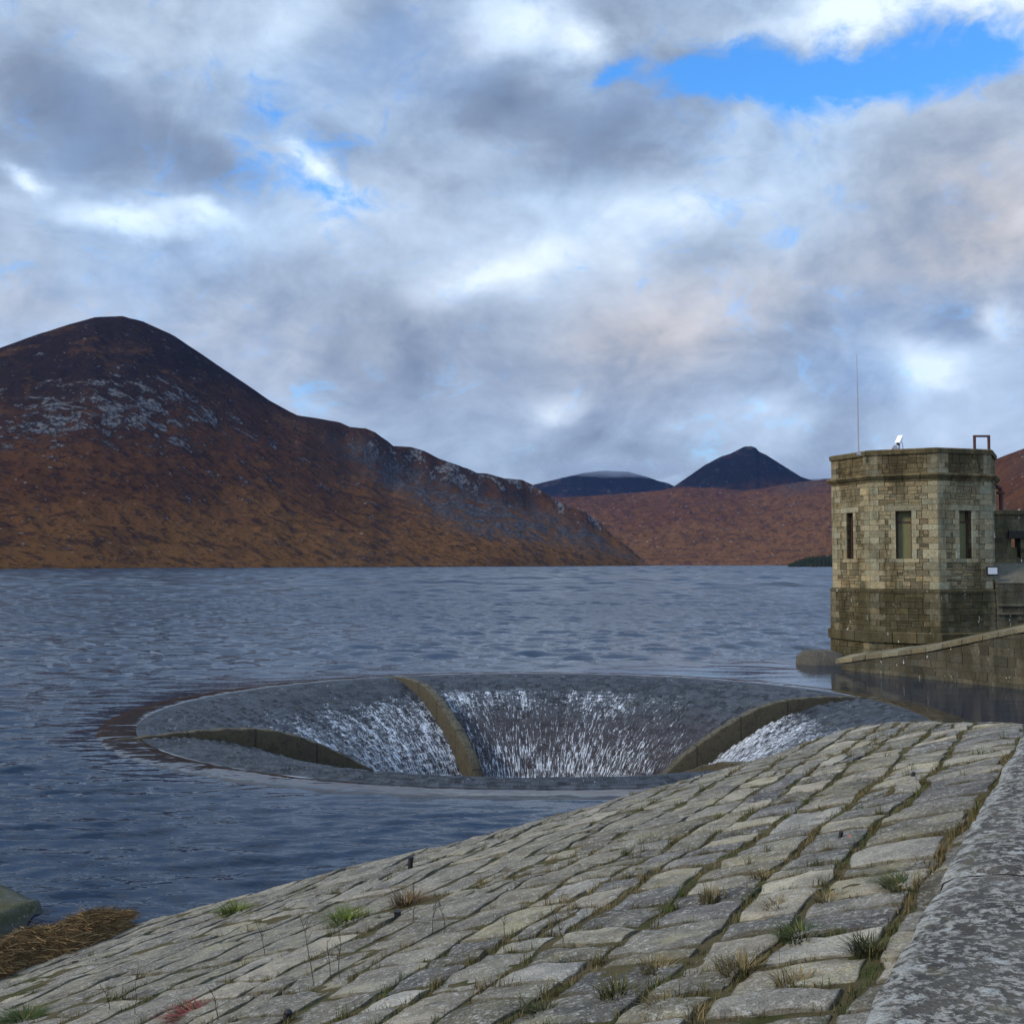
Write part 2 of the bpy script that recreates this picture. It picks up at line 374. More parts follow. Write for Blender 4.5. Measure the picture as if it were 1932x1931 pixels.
    bk = np.where(rk > R_IN, -.1, prof_z(np.minimum(rk, R_IN))-.35)
    for i, a in enumerate(RIBS):
        ca, sa = math.cos(math.radians(a)), math.sin(math.radians(a))
        W = np.interp(rk, [3.7, 6, 12, 15, 16.3], [.25, .25, .21, .14, .05])
        prof = [(-1, 0), (-1, .80), (-.86, .95), (-.5, 1.), (.5, 1.), (.86, .95), (1, .80), (1, 0)]
        P = []
        for r0, z1, z0, w in zip(rk, zk, bk, W):
            for (q, h) in prof:
                zz = z1-(1-h)*.30-(.40 if i == 3 else 0) if h > .5 else z0
                jz = .02*math.sin(r0*7.1+q) ; P.append((r0*ca-q*w*sa, r0*sa+q*w*ca, zz+(jz if h > .5 else 0)))
        F4 = gridfaces(len(rk), len(prof))
        o = fmesh('guide_rib', P, F4, M['rib'], root, smooth=True, attrs=dict(run=np.repeat(np.concatenate([[0], np.cumsum(np.hypot(np.diff(rk), np.diff(zk)))]), len(prof))))
    return root
build_overflow()

# ------------------------------------------------------------------ lake
def build_water():
    ds = [8.5]
    stepf = lambda d: np.minimum(np.maximum(.085, np.minimum(d**2/(H*1040)*.62, .42+np.clip(d-150, 0, None)*.012)), 3.66)
    while ds[-1] < 420: ds.append(ds[-1]+float(stepf(ds[-1])))
    while ds[-1] < 2300: ds.append(ds[-1]+3.66)
    while ds[-1] < 12000: ds.append(ds[-1]*1.06)
    ds = np.array(ds)
    tn = np.concatenate([np.linspace(-3.4, -.62, 24)[:-1], np.linspace(-.62, .62, 900), np.linspace(.62, 3.4, 24)[1:]])
    Y, T = np.meshgrid(ds, tn, indexing='ij'); X = T*Y
    rb = np.hypot(X-BC[0], Y-BC[1])
    # wind waves: many directions round the main one, longer crests across the view
    z = np.zeros_like(X)
    r2 = np.random.default_rng(3)
    near = Y < 2400
    xs, ys = X[near], Y[near]
    zz = np.zeros_like(xs)
    step = stepf(ys)
    for k in range(44):
        lam = .34*(1.052**k); a = math.radians(97+r2.normal(0, 13)); w = 2*np.pi/lam
        amp = (.074 if .40 < lam < 1.0 else .022)*lam/6.283
        ph = r2.uniform(0, 6.28)
        vis = np.clip((lam/step-2.2)/3, 0, 1)
        arg = w*(np.cos(a)*xs+np.sin(a)*ys)+ph+1.3*perlin(xs*.11/lam**.5, ys*.11/lam**.5, k)
        zz += amp*vis*(np.sin(arg)+.3*np.sin(2*arg+1.57))
    openw = sstep(52, 72, ys)+sstep(-14, -24, xs)*sstep(25, 40, ys)
    zo = np.zeros_like(xs); pw = np.zeros_like(xs)
    for k in range(40):
        lam = 1.05*(1.078**k); a = math.radians(94+r2.normal(0, 24)); w = 2*np.pi/lam
        vis = np.clip((lam/step-2.6)/2.5, 0, 1)*np.clip((9*step+1.8-lam)/2., 0, 1)
        act = np.nonzero(vis > 0)[0]; v = vis[act]; xa, ya = xs[act], ys[act]
        arg = w*(np.cos(a)*xa+np.sin(a)*ya)+r2.uniform(0, 6.28)+1.2*perlin(xa*.09/lam**.5, ya*.09/lam**.5, k+60)
        zo[act] += v*lam/6.283*(np.sin(arg)+.3*np.sin(2*arg+1.57)); pw[act] += v*v
    zo *= .25/np.sqrt(np.maximum(pw, 4.))
    zz += zo*np.clip(openw, 0, 1)
    gust = .65+.75*np.clip(fbm(xs*.035, ys*.07, 3, 77)+.35, 0, 1.2)
    lee = sstep(23, 15, np.hypot((xs-19)/1.1, (ys-47)/1.2))                     # sheltered pool under the wall
    mid = sstep(17, 19.5, rb[near])
    zz *= gust*(1-.86*lee)*(.35+.65*mid)
    rightcalm = sstep(-6, 8, xs)*sstep(45, 25, ys); zz *= 1-.45*rightcalm
    z[near] = zz
    calm = np.ones_like(X); c = (1-.80*lee)*(.5+.5*mid); calm[near] = c
    V = np.stack([X, Y, z], -1).reshape(-1, 3)
    Fq = gridfaces(len(ds), len(tn))
    cen = rb.ravel()[Fq].max(1)
    Fq = Fq[cen > 16.45]
    o = fmesh('lake_water', V, Fq[:, ::-1], M['water'], attrs=dict(calm=calm.ravel()))
    if o.data.polygons[0].normal.z < 0: o.data.flip_normals()
    tag(o, 'wind rippled dark blue reservoir water', None, None, 'structure')
build_water()

# ------------------------------------------------------------------ the stone pitched face of the dam
AD = np.array([math.sin(math.radians(28.8)), math.cos(math.radians(28.8))]); ND = np.array([AD[1], -AD[0]])
SL = .284; TW = -.6; ZW = 4.0
def ut(x, y): return x*AD[0]+y*AD[1], x*ND[0]+y*ND[1]
def xy(u, t): return u*AD[0]+t*ND[0], u*AD[1]+t*ND[1]
def plane_hit(X, Y):
    d = ray(X, Y); tn = d[0]*ND[0]+d[1]*ND[1]
    k = (ZW-SL*TW-H)/(d[2]-SL*tn); return d[0]*k, d[1]*k
SIL = [(-260, 1850), (0, 1790), (240, 1742), (420, 1697), (600, 1652), (770, 1611), (985, 1551), (1100, 1519), (1200, 1489), (1300, 1466), (1390, 1441), (1500, 1403), (1620, 1366), (1700, 1359), (1790, 1356), (1932, 1357)]
EDGE = [plane_hit(*p) for p in SIL]
EDGE = [(EDGE[0][0]-30*AD[0]-8*ND[0]*0, EDGE[0][1]-30*AD[1])]+EDGE+[(EDGE[-1][0]+.2, EDGE[-1][1]-3), (EDGE[-1][0]+12, EDGE[-1][1]-6)]
def dense(P, n=12):
    P = np.array(P); out = []
    for i in range(len(P)-1):
        p0, p1, p2, p3 = P[max(i-1, 0)], P[i], P[i+1], P[min(i+2, len(P)-1)]
        for t in np.linspace(0, 1, n, endpoint=False):
            if i in (0, len(P)-2): out.append(p1+(p2-p1)*t)
            else: out.append(.5*((2*p1)+(-p0+p2)*t+(2*p0-5*p1+4*p2-p3)*t*t+(-p0+3*p1-3*p2+p3)*t**3))
    out.append(P[-1]); return np.array(out)
ED = dense(EDGE)
def edist(x, y):
    """distance from the rolled-over edge of the stone face, positive on the water side"""
    x = np.asarray(x, float).ravel(); y = np.asarray(y, float).ravel()
    A = ED[:-1]; B = ED[1:]; D = B-A; L2 = (D**2).sum(1)
    best = np.full(len(x), 1e9); sg = np.ones(len(x))
    for i in range(len(A)):
        px = x-A[i, 0]; py = y-A[i, 1]; t = np.clip((px*D[i, 0]+py*D[i, 1])/L2[i], 0, 1)
        qx = px-t*D[i, 0]; qy = py-t*D[i, 1]; d2 = qx*qx+qy*qy
        c = D[i, 0]*py-D[i, 1]*px
        up = d2 < best; best = np.where(up, d2, best); sg = np.where(up, np.sign(c), sg)
    return np.sqrt(best)*sg
def zface(x, y, und=True):
    x = np.asarray(x, float); y = np.asarray(y, float); sh = x.shape
    u, t = ut(x, y); z = ZW+SL*(t-TW)
    if und: z = z+.05*perlin(u*.22, t*.3, 11)*sstep(0, 3, TW-t)+.02*perlin(u*.8, t*.8, 12)
    e = edist(x, y).reshape(sh)
    k = np.clip(e+.45, 0, None)
    drop = np.where(k < 1., .35*k*k, .35+.7*(k-1.)) + np.clip(k-1.3, 0, None)*.55
    return z-drop
def face_hit(X, Y):
    d = ray(X, Y); ks = np.linspace(3, 60, 2000); P = d[None, :]*ks[:, None]
    z = zface(P[:, 0], P[:, 1]); bel = np.where(P[:, 2]+H < z)[0]
    k = ks[bel[0]] if len(bel) else ks[-1]
    x, y = d[0]*k, d[1]*k; return x, y, float(zface(np.array([x]), np.array([y]))[0])

JOINTS = []      # points along the joints, for the plants
def build_pitching():
    Vs, Fs, C, RN, EG = [], [], [], [], []; base = 0
    t = TW-.02; row = 0
    ga = np.array([-1, -.985, -.95, -.86, -.66, -.40, -.13, .13, .40, .66, .86, .95, .985, 1.])
    gb = np.array([-1, -.98, -.935, -.80, -.5, -.17, .17, .5, .80, .935, .98, 1.])
    wig = lambda u, tt: .22*perlin(u*.16, tt*.35, 31)+.09*perlin(u*.75, tt*.9, 32)
    while t > -26:
        w = random.choice([.42, .5, .56, .62, .68, .78, .86])*random.uniform(.94, 1.06)
        u = -5+random.uniform(0, .6)
        rowg = random.uniform(.004, .022)+.034*float(sstep(-7, -1.2, np.array(t)))
        while u < 27:
            ln = random.choice([.34, .40, .46, .52, .6, .7, .85, 1.1] if t > -6 else [.45, .6, .75, .9, 1.2, 1.5])*random.uniform(.85, 1.15)
            uc, tc = u+ln/2, t-w/2
            x, y = xy(uc, tc)
            if not (abs(x) > .62*max(y, 1)+4 or y < -1):
                e = edist([x], [y])[0]
                if e < 3.2:
                    g = rowg+random.uniform(0, .022)
                    if random.random() < .12: g += .03
                    split = random.random() < .13 and ln > .6
                    pieces = [(uc, tc+random.uniform(-.02, .02), ln, w*random.uniform(.90, 1.03))]
                    if split: pieces = [(uc, tc+w*.26, ln, w*.46), (uc, tc-w*.24, ln, w*.52)]
                    for (pu, pt, pl, pw) in pieces:
                        a, b = np.meshgrid(ga, gb, indexing='ij'); k = random.uniform(.02, .16)
                        aa = a*np.sqrt(1-k*b*b*.5)*(pl/2-g*.5); bb = b*np.sqrt(1-k*a*a*.5)*(pw/2-g*.5)
                        sk = random.uniform(-.10, .10); sk2 = random.uniform(-.06, .06)
                        uu = pu+aa+sk*bb; tt = pt+bb+sk2*aa
                        sd = random.uniform(0, 500)
                        uu = uu+.03*perlin(uu*3.2+sd, tt*3.2, 41)*1.4; tt = tt+.03*perlin(uu*3., tt*3.+sd, 42)*1.4
                        tt = tt+wig(uu, tt)
                        X, Y = xy(uu, tt); Z = zface(X, Y)
                        em = np.maximum(np.abs(a)**3, np.abs(b)**3)
                        e2 = np.clip((a**8+b**8), 0, 1.6)
                        top = random.uniform(-.008, .014)
                        pil = random.uniform(.002, .026)
                        Z = Z+top+pil*(1-.5*(a*a+b*b))-pil*.3*e2+random.uniform(-.014, .014)*a*pl*.6+random.uniform(-.016, .016)*b*pw*.6
                        Z = Z+.034*fbm(X*3.1+sd, Y*3.1, 5, 43)+.008*perlin(X*11, Y*11+sd, 44)+.05*fbm(X*.55, Y*.55, 3, 45)*float(sstep(-3, -8, np.array(pt)))
                        rim = (np.abs(a) > .99) | (np.abs(b) > .99)
                        Z = np.where(rim, Z-.14, Z)
                        nV = a.size
                        Vs.append(np.stack([X, Y, Z], -1).reshape(-1, 3)); Fs.append(gridfaces(len(ga), len(gb))+base); base += nV
                        lum = random.choice([.12, .16, .19, .22, .25, .29, .36])*random.uniform(.85, 1.12)
                        wm = random.uniform(-1, 1)
                        col = np.array([lum*(1.06+.05*wm), lum*(1.0+.01*wm), lum*(.80-.10*wm)])
                        if pt < -5: col = col*.35+np.array([.222, .207, .166])*.65
                        elif random.random() < .12: col = np.array([.15, .146, .138])*random.uniform(.8, 1.2)
                        if random.random() < (.10 if pt > -5 else .04): col = np.array([.36, .33, .26])*random.uniform(.8, 1.1)
                        C.append(np.repeat(col[None], nV, 0)); RN.append(np.full(nV, random.random()))
                        EG.append(np.maximum(sstep(.94, 1., np.abs(a)), sstep(.92, 1., np.abs(b))).ravel())
                        JOINTS.append((pu-pl/2, pt, 'c')); 
                        for q in range(int(pl/.10)): JOINTS.append((pu-pl/2+q*.10+random.uniform(0, .1), pt-pw/2, 'r'))
                        for q in range(3): JOINTS.append((pu-pl/2, pt+random.uniform(-.5, .5)*pw, 'c'))
            u += ln
        t -= w; row += 1
    V = np.concatenate(Vs); Fq = np.concatenate(Fs)
    o = fmesh('stone_pavement', V, Fq, M['pitch'], attrs=dict(rnd=np.concatenate(RN), edge=np.concatenate(EG)), col=np.concatenate(C))
    if o.data.polygons[len(o.data.polygons)//2].normal.z < 0: o.data.flip_normals()
    tag(o, 'sloping dam face paved with rough grey granite blocks', None, None, 'structure')
    us = np.arange(-8, 30, .22); ts = np.arange(TW+.12, -26, -.22)
    U, T = np.meshgrid(us, ts, indexing='ij'); X, Y = xy(U, T); Z = zface(X, Y)-.014+.016*perlin(X*3, Y*3, 51)+.012*perlin(X*9, Y*9, 52)
    e = edist(X, Y)
    Fq = gridfaces(len(us), len(ts)); Fq = Fq[(e[Fq].max(1) < 6)]
    s = fmesh('joint_ground', np.stack([X, Y, Z], -1).reshape(-1, 3), Fq, M['soil'])
    if s.data.polygons[0].normal.z < 0: s.data.flip_normals()
    tag(s, 'dark soil in the joints of the stone face', None, None, 'structure')
build_pitching()

# ------------------------------------------------------------------ parapet wall beside the camera
def build_parapet():
    root = empty('parapet_wall', (*xy(4, -.2), ZW-.6))
    tag(root, 'low parapet wall with broad grey coping speckled by pale lichen', 'wall')
    loc = np.array(root.location)
    zc = 5.1
    ln = [(-6., -4.2), (-4.2, -2.5), (-2.5, -.8), (-.8, .4), (.4, 2.1), (2.1, 3.93), (3.93, 5.6), (5.6, 7.3), (7.3, 9.), (9., 10.8), (10.8, 12.5), (12.5, 14.2)]
    sec = [(-.53, -.30), (-.545, -.10), (-.545, -.055), (-.535, -.035), (-.505, -.018), (-.48, -.010), (-.455, -.006), (-.43, 0), (-.36, .010), (-.28, .016), (-.2, .02), (-.1, .022), (0, .02), (.1, .012), (.17, -.01), (.2, -.06), (.2, -.3)]
    Vs, Fs, E = [], [], []; b = 0
    for (u0, u1) in ln:
        un = int((u1-u0)/.035)+1; us = np.linspace(u0+.006, u1-.006, un)
        off = random.uniform(-.008, .008); offz = random.uniform(-.006, .006)
        P = []; eg = []
        for i, u in enumerate(us):
            ends = -.015 if i in (0, un-1) else 0
            for j, (t, z) in enumerate(sec):
                nz = .006*float(perlin(u*9, t*9, 61)) + .012*float(perlin(u*2.2, t*2.2, 62)) + .004*float(perlin(u*30, t*30, 64))
                x, y = xy(u, t+off+(.012*float(perlin(u*6, z*9+3, 63)) if j < 7 else 0)); P.append((x-loc[0], y-loc[1], zc+z+offz+nz+ends-loc[2]))
                eg.append(.9 if 2 <= j <= 4 else (.3 if j in (5,) else 0.))
        Vs.append(np.array(P)); Fs.append(gridfaces(un, len(sec))+b); b += len(P); E += eg
    o = fmesh('coping', np.concatenate(Vs), np.concatenate(Fs), M['coping'], root, attrs=dict(edge=np.array(E)))
    if o.data.polygons[8].normal.z < 0: o.data.flip_normals()
    mb = MB(); u = -6.
    while u < 14.1:
        l = random.uniform(.5, 1.); z = ZW-.6
        while z < zc-.31:
            h = min(random.uniform(.26, .34), zc-.30-z); c = random.uniform(.14, .24)
            P = []
            for zz in (z, z+h-.012):
                for (a, tt) in ((u, -.50), (min(u+l-.015, 14.15), -.50), (min(u+l-.015, 14.15), .16), (u, .16)):
                    x, y = xy(a, tt); P.append((x-loc[0], y-loc[1], zz-loc[2]))
            mb.hexa(P, (c, c*.96, c*.85)); z += h
        u += l
    mb.build('wall_body', M['tower'], root)
build_parapet()
def build_crest():
    # the walkway behind the wall and the land that falls away behind it
    us = np.linspace(-40, 15, 60); ts = np.concatenate([np.linspace(.18, 6, 14), np.linspace(7, 40, 12)])
    U, T = np.meshgrid(us, ts, indexing='ij'); X, Y = xy(U, T); Z = np.where(T < 6.1, 4.25, 4.25-.4*(T-6.)) + .02*perlin(X, Y, 8)
    o = fmesh('crest_path', np.stack([X, Y, Z], -1).reshape(-1, 3), gridfaces(len(us), len(ts)), M['earth'])
    if o.data.polygons[0].normal.z < 0: o.data.flip_normals()
    tag(o, 'gravel walkway along the dam crest', None, None, 'structure')
build_crest()

# ------------------------------------------------------------------ plants in the joints
def blade(V, Fc, C, p, h, lean, ang, w, col):
    b = len(V); dx, dy = math.cos(ang), math.sin(ang); px, py = -dy*w, dx*w
    for i, f in enumerate((0, .5, 1.)):
        cx = p[0]+dx*lean*f*f; cy = p[1]+dy*lean*f*f; cz = p[2]+h*(f-.25*f*f*min(1.5, lean/max(h, .01)))
        k = (1-f*.85)
        V.append((cx-px*k, cy-py*k, cz)); V.append((cx+px*k, cy+py*k, cz)); C.append(col); C.append(col)
    Fc.append((b, b+1, b+3, b+2)); Fc.append((b+2, b+3, b+5, b+4))
def gcol(kind):
    r = random.uniform(.7, 1.25)
    c = dict(dry=(.155, .118, .052), olive=(.085, .078, .026), green=(.042, .065, .014), dark=(.030, .036, .014), red=(.16, .04, .035), rust=(.11, .065, .030), bright=(.085, .115, .016))[kind]
    return (c[0]*r, c[1]*r, c[2]*r)
def build_grass():
    V, Fc, C = [], [], []
    P = np.array([(u, t) for u, t, k in JOINTS]); wigv = .22*perlin(P[:, 0]*.16, P[:, 1]*.35, 31)+.09*perlin(P[:, 0]*.75, P[:, 1]*.9, 32)
    P[:, 1] += wigv; X, Y = xy(P[:, 0], P[:, 1]); Z = zface(X, Y)-.02; E = edist(X, Y)
    dens = .5+.5*fbm(X*.55, Y*.55, 4, 71)*1.7; hue = fbm(X*.8+9, Y*.8, 3, 72)
    for i in range(len(P)):
        if E[i] > -.1 or Z[i] < .12: continue
        if abs(X[i]) > .56*Y[i]+1: continue
        t = P[i, 1]
        w = sstep(-14, -2, np.array(t))*.9+.12+(.3 if t > -1.4 else 0)
        w *= 2.6 if Y[i] < 14 else .7
        if random.random() > w*max(0, dens[i]*1.5-.28): continue
        big = random.random() < .10
        n = random.randint(10, 22)*(2 if big else 1)
        kd = 'dry' if hue[i] > .12 else ('olive' if hue[i] > -.22 else 'green')
        for k in range(n):
            kk = kd if random.random() < .7 else random.choice(['dry', 'olive', 'rust', 'dark'])
            h = random.uniform(.028, .08)*(1.9 if big else 1)
            blade(V, Fc, C, (X[i]+random.gauss(0, .03), Y[i]+random.gauss(0, .03), Z[i]), h, random.uniform(.01, 1.)*h, random.uniform(0, 6.28), random.uniform(.0022, .0045), gcol(kk))
    o = fmesh('joint_grass', V, Fc, M['grass'], col=np.array(C), smooth=False)
    tag(o, 'dry and green grass growing in the stone joints', None, None, 'stuff')
build_grass()
def plant(name, label, cat, X, Y, kind, h, rad, n, up=.5, group=None):
    n = int(n*(2.6 if kind in ('bright', 'green', 'red', 'rust') else 1.6)); bw = 1.8 if kind in ('bright', 'red') else 1.
    x, y, z = face_hit(X, Y); V, Fc, C = [], [], []
    for k in range(n):
        a = random.uniform(0, 6.28); r = rad*random.random()**.7*.5
        kk = kind if random.random() < .75 else random.choice(['olive', 'dark', 'dry'])
        hh = h*random.uniform(.5, 1.1)
        blade(V, Fc, C, (r*math.cos(a), r*math.sin(a), -.03), hh, random.uniform(.2, 1.2)*rad*(1-up)+.02, a+random.gauss(0, .5), bw*random.uniform(.0035, .0075), gcol(kk))
    o = fmesh(name, V, Fc, M['grass'], col=np.array(C), smooth=False); o.location = (x, y, z)
    tag(o, label, cat, group)
plant('grass_tuft', 'bright green leafy tuft growing against the foot of the parapet wall', 'plant', 1706, 1672, 'green', .11, .28, 130, .25)
plant('weed_clump', 'dark bushy weed clump with brown tips beside the wall foot, below the green tuft', 'plant', 1640, 1795, 'dark', .12, .20, 170, .45)
plant('weed_clump', 'dark green grass clump in the wide joint by a dark square block', 'plant', 1510, 1770, 'green', .13, .25, 110, .4)
plant('grass_tuft', 'straw coloured dry grass tuft standing in a joint between pale blocks', 'plant', 1345, 1700, 'dry', .16, .20, 110, .7)
plant('grass_tuft', 'orange dry grass spreading over the joint above the lower blocks', 'plant', 1400, 1832, 'dry', .14, .26, 150, .5)
plant('grass_tuft', 'green and yellow grass tuft at the end of a speckled pale block', 'plant', 1165, 1880, 'olive', .16, .22, 130, .5)
plant('weed_clump', 'dark spiky weed tuft low in the picture between two rounded stones', 'plant', 1030, 1912, 'dark', .09, .20, 110, .5)
plant('fern_clump', 'yellow green fern rosette on the waterside edge of the paving', 'fern', 442, 1722, 'bright', .20, .40, 90, .3)
plant('fern_clump', 'small yellow green fern in a crack, below the dark post', 'fern', 655, 1738, 'bright', .20, .40, 80, .3)
plant('weed_clump', 'brown and red low weed clump just under the upright dark post', 'plant', 770, 1705, 'rust', .22, .42, 90, .4)
plant('sedum_patch', 'small crimson succulent patch among grey stones', 'plant', 370, 1912, 'red', .07, .34, 140, .3)
plant('moss_cushion', 'vivid green moss clump in the bottom corner of the stone slope', 'plant', 45, 1922, 'green', .13, .34, 220, .3)
for X, Y in ((1500, 1860), (1255, 1905), (1560, 1700), (1470, 1715), (1440, 1655), (1240, 1830)):
    plant('grass_tuft', 'dry mixed grass tuft filling a joint in the paving', 'plant', X, Y, 'dry', .12, .22, 80, .5, 'dry grass tufts in the joints')
def dry_stem(X, Y, h, lean, seed):
    random.seed(seed)
    x, y, z = face_hit(X, Y); mb = MB(); c = (.05, .038, .028)
    P = [(lean*f*f+random.gauss(0, .008), random.gauss(0, .006), h*f-.02) for f in np.linspace(0, 1, 6)]
    mb.tube(P, [.0042, .004, .0036, .003, .0026, .002], 5, c)
    for k in range(4):
        f = random.uniform(.35, .9); a = random.uniform(0, 6.28); l = h*random.uniform(.10, .22); q = Vector((lean*f*f, 0, h*f))
        mb.tube([q, q+Vector((math.cos(a)*l*.6, math.sin(a)*l*.6, l))], [.0026, .0016], 4, c)
    o = mb.build('dry_stem', M['straw']); o.location = (x, y, z)
    tag(o, 'thin leafless dry weed stem standing up from the stone slope', 'dry stem', 'bare dry stems on the slope')
for i, (X, Y, h, l) in enumerate([(500, 1803, .42, -.12), (590, 1858, .62, -.12), (622, 1850, .38, -.02), (640, 1842, .5, 0), (780, 1740, .45, 0), (815, 1765, .4, .04), (255, 1915, .45, .02), (412, 1925, .3, -.1), (205, 1905, .3, -.1), (838, 1762, .36, -.06), (952, 1790, .28, .0), (1062, 1782, .3, -.1)]):
    dry_stem(X, Y, h, l, i)
random.seed(21)
def post(label, X, Y, h, r, square=False):
    x, y, z = face_hit(X, Y); root = empty('marker_post', (x, y, z)); tag(root, label, 'post')
    mb = MB()
    if square: mb.box(-r, r, -r, r, -.08, h)
    else: mb.tube([(0, 0, -.08), (0, 0, h*.5), (.01, 0, h)], r, 12)
    mb.build('shaft', M['black'], root, bevel=.008)
    m2 = MB()
    if square: m2.box(-r*1.12, r*1.12, -r*1.12, r*1.12, h+.002, h+.018)
    else: m2.tube([(.01, 0, h+.001), (.01, 0, h+.014), (.01, 0, h+.03)], [r*1.15, r*1.15, r*.6], 12)
    m2.build('cap', M['black'], root)
post('black upright stub post on the upper edge of the slope above the water', 774, 1640, .17, .038)
post('short square black peg in the slope, below the brown weed clump', 750, 1732, .06, .035, True)
post('black stub post beside an orange scrap between pale blocks', 1585, 1588, .07, .018)
post('black stub post high on the paving toward the tower', 1722, 1469, .05, .022)
post('black peg in the stones at the very bottom of the slope', 541, 1924, .05, .03)
def scrap():
    x, y, z = face_hit(1603, 1585); mb = MB()
    mb.pts([(-.02, 0, .01), (.02, -.006, .012), (.022, .012, .02), (-.012, .016, .02), (-.02, 0, .014), (.02, -.006, .016), (.022, .012, .024), (-.012, .016, .024)], [(0, 3, 2, 1), (4, 5, 6, 7), (0, 1, 5, 4), (1, 2, 6, 5), (2, 3, 7, 6), (3, 0, 4, 7)])
    o = mb.build('plastic_scrap', M['orange']); o.location = (x, y, z+.02)
    tag(o, 'tiny orange scrap lying in the joint beside a black stub post', 'litter')
scrap()

# ------------------------------------------------------------------ straw heap and the stone block at the waterline
def build_straw():
    cx, cy, cz = 0, 0, 0
    pts = [plane_hit(-40, 1868), plane_hit(60, 1826), plane_hit(150, 1795), plane_hit(250, 1752)]
    px = np.array([p[0] for p in pts]); py = np.array([p[1] for p in pts])
    ox, oy = float(px.mean()), float(py.mean()+.3)
    V, Fc, C = [], [], []
    n, m = 46, 22
    def top(a, b): # a along 0..1, b across 0..1
        x = np.interp(a, [0, .33, .66, 1], px); y = np.interp(a, [0, .33, .66, 1], py)
        hgt = .58*np.sin(np.pi*np.clip(b, 0, 1))**.8*np.clip(np.sin(np.pi*np.clip(a*.93+.06, 0, 1))*1.25, 0, 1)**.7*(.88+.12*math.sin(a*9.))
        xx = x-.55*b*1.9*.42-.05; yy = y-.30+b*1.9*.92
        return xx, yy, max(float(zface(np.array([xx]), np.array([yy]))[0]), -.05)+hgt-.06
    for i in range(n):
        for j in range(m):
            x, y, z = top(i/(n-1), j/(m-1)); z += .05*float(perlin(x*4, y*4, 3))
            V.append((x-ox, y-oy, z)); r = random.uniform(.6, 1.2); C.append((.085*r, .048*r, .018*r))
    F1 = gridfaces(n, m)
    fl = [tuple(f) for f in F1]
    for k in range(4200):
        a, b = random.random(), random.random()**.9; x, y, z = top(a, b); z += .05*float(perlin(x*4, y*4, 3))
        an = random.gauss(.35, 1.5); l = random.uniform(.06, .26); e = random.gauss(.05, .22); w = random.uniform(.004, .008)
        dx, dy, dz = math.cos(an)*l, math.sin(an)*l, e*l; q = len(V)
        r = random.uniform(.5, 1.4); c = random.choice([(.20, .135, .06), (.14, .085, .035), (.09, .052, .022), (.30, .22, .11), (.16, .105, .05)]); c = tuple(v*r for v in c)
        x -= ox; y -= oy; z += random.uniform(0, .05)
        V += [(x-dx, y-dy, z-dz), (x-dx, y-dy, z-dz+w), (x, y, z+.02), (x, y, z+.02+w*1.5), (x+dx, y+dy, z+dz), (x+dx, y+dy, z+dz+w)]; C += [c]*6
        fl += [(q, q+2, q+3, q+1), (q+2, q+4, q+5, q+3)]
    o = fmesh('straw_heap', V, fl, M['straw'], col=np.array(C), smooth=False); o.location = (ox, oy, 0)
    tag(o, 'heap of brown washed up straw and reeds at the waterline', 'straw heap')
build_straw()
def build_block():
    x1, y1 = on_water(96, 1742); z1 = zat(1722, y1)
    root = empty('stone_block', (x1-1.75, y1-.15, 0)); tag(root, 'large mossy cut stone block standing in the water behind the straw heap', 'stone block')
    us = np.linspace(-1, 1, 40); vs = np.linspace(-1, 1, 34); U, Vv = np.meshgrid(us, vs, indexing='ij')
    k = .18; a = U*np.sqrt(1-k*Vv*Vv); b = Vv*np.sqrt(1-k*U*U)
    X = a*1.35; Y = b*3.2-1.8
    Z = .50-.20*sstep(-.4, 1, U)-.10*sstep(.2, -1, Vv)
    e = np.maximum(np.abs(U), np.abs(Vv)); Z = Z-.09*sstep(.8, .97, e)+.04*fbm(X*2, Y*2, 4, 3)
    Z = np.where(e > .985, -1.0, Z); X = X*np.where(e > .985, 1.03, 1); Y = Y*np.where(e > .985, 1.03, 1)
    # worked ridge along one edge
    Z = Z+np.where((U > .80) & (U < .90) & (e < .985), .05, 0)
    m = NT('mossy_block'); p = m.pos(); n = m.noise(p, 2., 6., .7); n2 = m.noise(p, 12., 5., .7)
    c = m.mix(m.rng(n, .35, .62), (.075, .078, .068), (.050, .052, .020)); c = m.mix(m.rng(n2, .60, .68), c, (.26, .27, .20))
    mt = m.done(c, .9, m.bump(n2, .8, .05), .2)
    o = fmesh('block_body', np.stack([X, Y, Z], -1).reshape(-1, 3), gridfaces(40, 34), mt, root)
    if o.data.polygons[600].normal.z < 0: o.data.flip_normals()
    root.rotation_euler = (0, 0, math.radians(-20))
build_block()

# ------------------------------------------------------------------ valve tower
def stone_col(kind):
    r = random.uniform(.72, 1.25)
    base = dict(rubble=(.215, .180, .106), quoin=(.282, .250, .160), dark=(.105, .089, .050), wing=(.092, .086, .062), parapet=(.150, .122, .062))[kind]
    w = random.uniform(-.08, .08)
    return (base[0]*r*(1+w), base[1]*r, base[2]*r*(1-w))
TC = np.array([27.1, 74.5]); TDIR = math.atan2(-TC[1], -TC[0])
VANG = [TDIR+math.radians(-74.5+45*k+0.) for k in range(8)]     # vertex directions, the first is the one at the lake side
